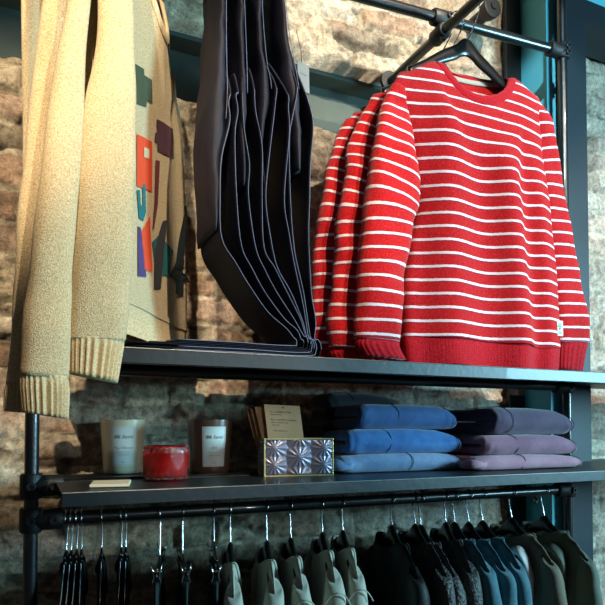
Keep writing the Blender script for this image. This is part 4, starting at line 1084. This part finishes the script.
# trousers on clip hangers
cg = 'dark trousers clipped on the lower rail'
for i, (px, az) in enumerate(((160, 14), (183, 10), (214, 14))):
    X = hook_x(px); zc = atY(px, [553, 552, 540][i], RACK).z; fr = Fr((X, RACK, zc), radians(az))
    wh = ['third clip hanger before the cream shirts', 'middle clip hanger of three before the cream shirts', 'clip hanger nearest the cream shirts'][i]
    wh = ['leftmost of three steel clip hangers on the lower rail', 'middle of three steel clip hangers on the lower rail', 'rightmost of three steel clip hangers, beside the cream shirts'][i]
    hg = hanger(fr, wh, 'steel clip hangers on the lower rail', hw=.15, hook=RZ+PR-zc-.019+.002, mat='plastic', hooklean=.019 if i != 1 else .022, clips=True, name='clip_hanger', thick=.006)
    zz = atY(px, 572, RACK-.1).z; vz = zc-zz
    for sg in (-1, 1):
        c = fr.P(sg*.115, vz, 0)
        bm = bmesh.new()
        for s2 in (-1, 1):
            # spring clip cheek: splayed at top, pinched at bottom
            pr = [(.011, -.022), (.006, -.004), (.0045, .006), (.008, .016), (.0035, .026)]
            rings = [[fr.P(sg*.115+w_*.009, vz+y_, s2*x_+tk) for w_, tk in ((-1, 0), (1, 0), (1, s2*.0016), (-1, s2*.0016))] for x_, y_ in pr]
            ring_mesh(bm, rings)
        tube(bm, [fr.P(sg*.115, vz-.004, -.009), fr.P(sg*.115, vz-.004, .009)], .003, 10)
        tube(bm, [fr.P(sg*.115, .016, 0), fr.P(sg*.115, vz-.01, 0)], .002, 8)
        fin('clip', bm, 'chrome', hg)
    t = thing('clipped_trousers', ['dark green trousers on the leftmost steel clip hanger', 'dark green trousers on the middle steel clip hanger', 'dark green trousers on the clip hanger beside the cream shirts'][i], 'trousers', fr.P(0, vz, 0), cg)
    bm = bmesh.new(); ribbon(bm, [fr.P(0, vz+.016+.04*k, 0) for k in range(3)], fr.U, .29, .012, seg=28, ex=.6, nz=.002, nseed=i); fin('waistband', bm, 'greentrouser', t)
    for sg in (-1, 1):
        bm = bmesh.new(); ribbon(bm, [fr.P(sg*.074, vz+.08+.05*k, 0) for k in range(13)], fr.U, [.15]*13, [.014+.02*min(1, k/4) for k in range(13)], seg=24, ex=.7, nz=.006, nseed=i+sg); fin('leg', bm, 'greentrouser', t)
# cream shirts
cream_n = ['first cream shirt, next to the steel clip hangers', 'second cream shirt along the lower rail', 'middle cream shirt of the five', 'fourth cream shirt along the lower rail', 'last cream shirt, beside the black jackets']
for i, (px, pk) in enumerate(((230.5, 541), (267, 539), (291, 536), (322.5, 531), (343, 529))):
    lower(px, pk, [15, 15, 14, 16, 16][i], 'cream', 'bind', cream_n[i], 'black wooden hanger of the '+cream_n[i].split(',')[0].replace(' along the lower rail', ''), 'cream shirts on the lower rail', 'black wooden hangers of the cream shirts', sw=.165, drop=.07, open_=.085, thick=.022, seed=i*3.0, low=.028)
# dark garments to the right
bl = ['first black jacket, right after the cream shirts', 'speckled black knit nearest the black jacket', 'speckled black knit in the middle of the dark garments', 'speckled black knit just before the blue shirts']
for i, (px, pk, mat, lab, nm, cat, az) in enumerate((
        (392, 524, 'blackcloth', 'plain black jacket hanging right after the cream shirts', 'black_jacket', 'jacket', 12),
        (415.5, 523, 'sequin', 'speckled black knit beside the plain black jacket', 'speckled_knit', 'sweater', 10),
        (421, 523.5, 'sequin', 'speckled black knit in the middle of the three', 'speckled_knit', 'sweater', 8),
        (446, 521, 'sequin', 'speckled black knit directly before the blue shirts', 'speckled_knit', 'sweater', 17),
        (455, 521, 'teal_denim', 'first blue chambray shirt, next to the speckled knits', 'chambray_shirt', 'shirt', 10),
        (469, 521, 'teal_denim', 'middle blue chambray shirt of three', 'chambray_shirt', 'shirt', 9),
        (483, 519.5, 'teal_denim', 'last blue chambray shirt, next to the olive jacket', 'chambray_shirt', 'shirt', 9))):
    lower(px, pk, az, mat, '', lab, 'black wooden hanger of the '+lab.split(',')[0].replace(' hanging right after the cream shirts', ''), {'speckled_knit': 'speckled black knits', 'chambray_shirt': 'blue chambray shirts'}.get(nm), 'black wooden hangers of the dark garments', sw=.18, drop=.085, open_=.085, thick=.030, seed=20+i*2.0, name=nm, cat=cat, low=.03, slv=True)
def jacket_extra(hood):
    def f(fr, t, v0):
        bm = bmesh.new()
        pts = catmull([(-.02, .105, -.030), (-.06, .085, -.040), (-.095, .080, -.044), (-.122, .10, -.042), (-.134, .14, -.040), (-.134, .18, -.040), (-.124, .22, -.036)], 30)
        ribbon(bm, [fr.P(*q) for q in pts], fr.U*.55+fr.N*.6+Vector((0, 0, .35)), [.05]*31, .014, seg=18, ex=.8, nz=.007, nseed=3)
        fin('jacket_collar', bm, hood, t, label='pale fleece collar' if hood == 'fleece' else None)
    return f
lower(512, 517, 8, 'olive', '', 'olive jacket with a pale fleece collar, second from the right end of the rail', 'wide black wooden hanger of the olive jacket', None, 'black wooden hangers at the right end', sw=.185, drop=.085, open_=.085, thick=.04, seed=50, name='olive_jacket', cat='jacket', extra=jacket_extra('fleece'), low=.035)
def tagx(fr, t, v0):
    jacket_extra('sage')(fr, t, v0)
    bm = bmesh.new(); box(bm, (0, 0, 0), (1, 1, 1), .03)
    for v in bm.verts: v.co = fr.P(-.045+.05*v.co.x, .06+.05*v.co.z, -.028+.0015*v.co.y)
    fin('neck_label', bm, 'tag', t, False, 'silver grey neck label')
lower(544.5, 514.5, 8, 'sage', '', 'grey green jacket at the right end of the lower rail', 'wide black wooden hanger of the grey green jacket', None, 'black wooden hangers at the right end', sw=.185, drop=.085, open_=.085, thick=.04, seed=56, name='grey_green_jacket', cat='jacket', extra=tagx, low=.035)

# ------------------------------------------------------------------ light
def sun(d, e, col, ang):
    l = bpy.data.lights.new('sun', 'SUN'); l.energy = e; l.color = col; l.angle = radians(ang)
    o = bpy.data.objects.new('sun', l); COL.objects.link(o); o.rotation_euler = Vector(d).to_track_quat('-Z', 'Y').to_euler(); o.location = (-1, -2, 3)
def area(loc, tgt, size, e, col, sy=None):
    l = bpy.data.lights.new('window_light', 'AREA'); l.energy = e; l.color = col; l.size = size
    if sy: l.shape = 'RECTANGLE'; l.size_y = sy
    o = bpy.data.objects.new('window_light', l); COL.objects.link(o); o.location = loc
    o.rotation_euler = (Vector(tgt)-Vector(loc)).to_track_quat('-Z', 'Y').to_euler()
def spot(loc, tgt, e, half, col, blend=.5, r=.03):
    l = bpy.data.lights.new('track_or_added_spot', 'SPOT'); l.energy = e; l.color = col; l.spot_size = radians(half*2); l.spot_blend = blend; l.shadow_soft_size = r
    o = bpy.data.objects.new('track_or_added_spot', l); COL.objects.link(o); o.location = loc
    o.rotation_euler = (Vector(tgt)-Vector(loc)).to_track_quat('-Z', 'Y').to_euler()
WARM = (1.0, .84, .60)
spot((1.0, -1.2, H+2.2), (.22, 1.35, H+.50), 340, 12.5, WARM)
spot((1.5, -1.2, H+2.2), (1.10, 1.35, H+.72), 400, 12.5, (1, .90, .76))
spot((.9, -1.0, H+2.3), (1.0, 1.68, H+1.45), 850, 12, (1, .90, .74), .6)  # added wall-wash to brighten the top of the brick
spot((-.7, -1.0, H+2.0), (-.02, 1.65, H+.53), 560, 11.5, WARM, .6)
spot((2.3, -.9, H+1.9), (2.25, 1.68, H+.25), 270, 18, (1, .84, .70), .6)  # extra warm spot, added for the brick right of the column
spot((.35, -.6, H+1.7), (1.64, 1.6, H+1.0), 420, 7.5, (.62, .90, 1.0), .5)  # cool spot added to light the column's teal side face
area((3.1, -.6, H+.48), (.9, 1.45, H-.08), .6, 145, (.38, .80, 1.0), .9)
spot((1.7, -2.0, H+.36), (.27, 1.42, H-.05), 75, 4.6, (.84, .96, 1.0), .5)  # low front spot added to brighten the candles, not on a track
W = bpy.data.worlds.new('world'); SC.world = W; W.use_nodes = True
bg = W.node_tree.nodes['Background']; bg.inputs[0].default_value = (.80, .82, .88, 1); bg.inputs[1].default_value = .055
SC.view_settings.view_transform = 'Standard'; SC.view_settings.look = 'None'; SC.view_settings.gamma = 1
SC.view_settings.exposure = 0.0; SC.view_settings.use_curve_mapping = False
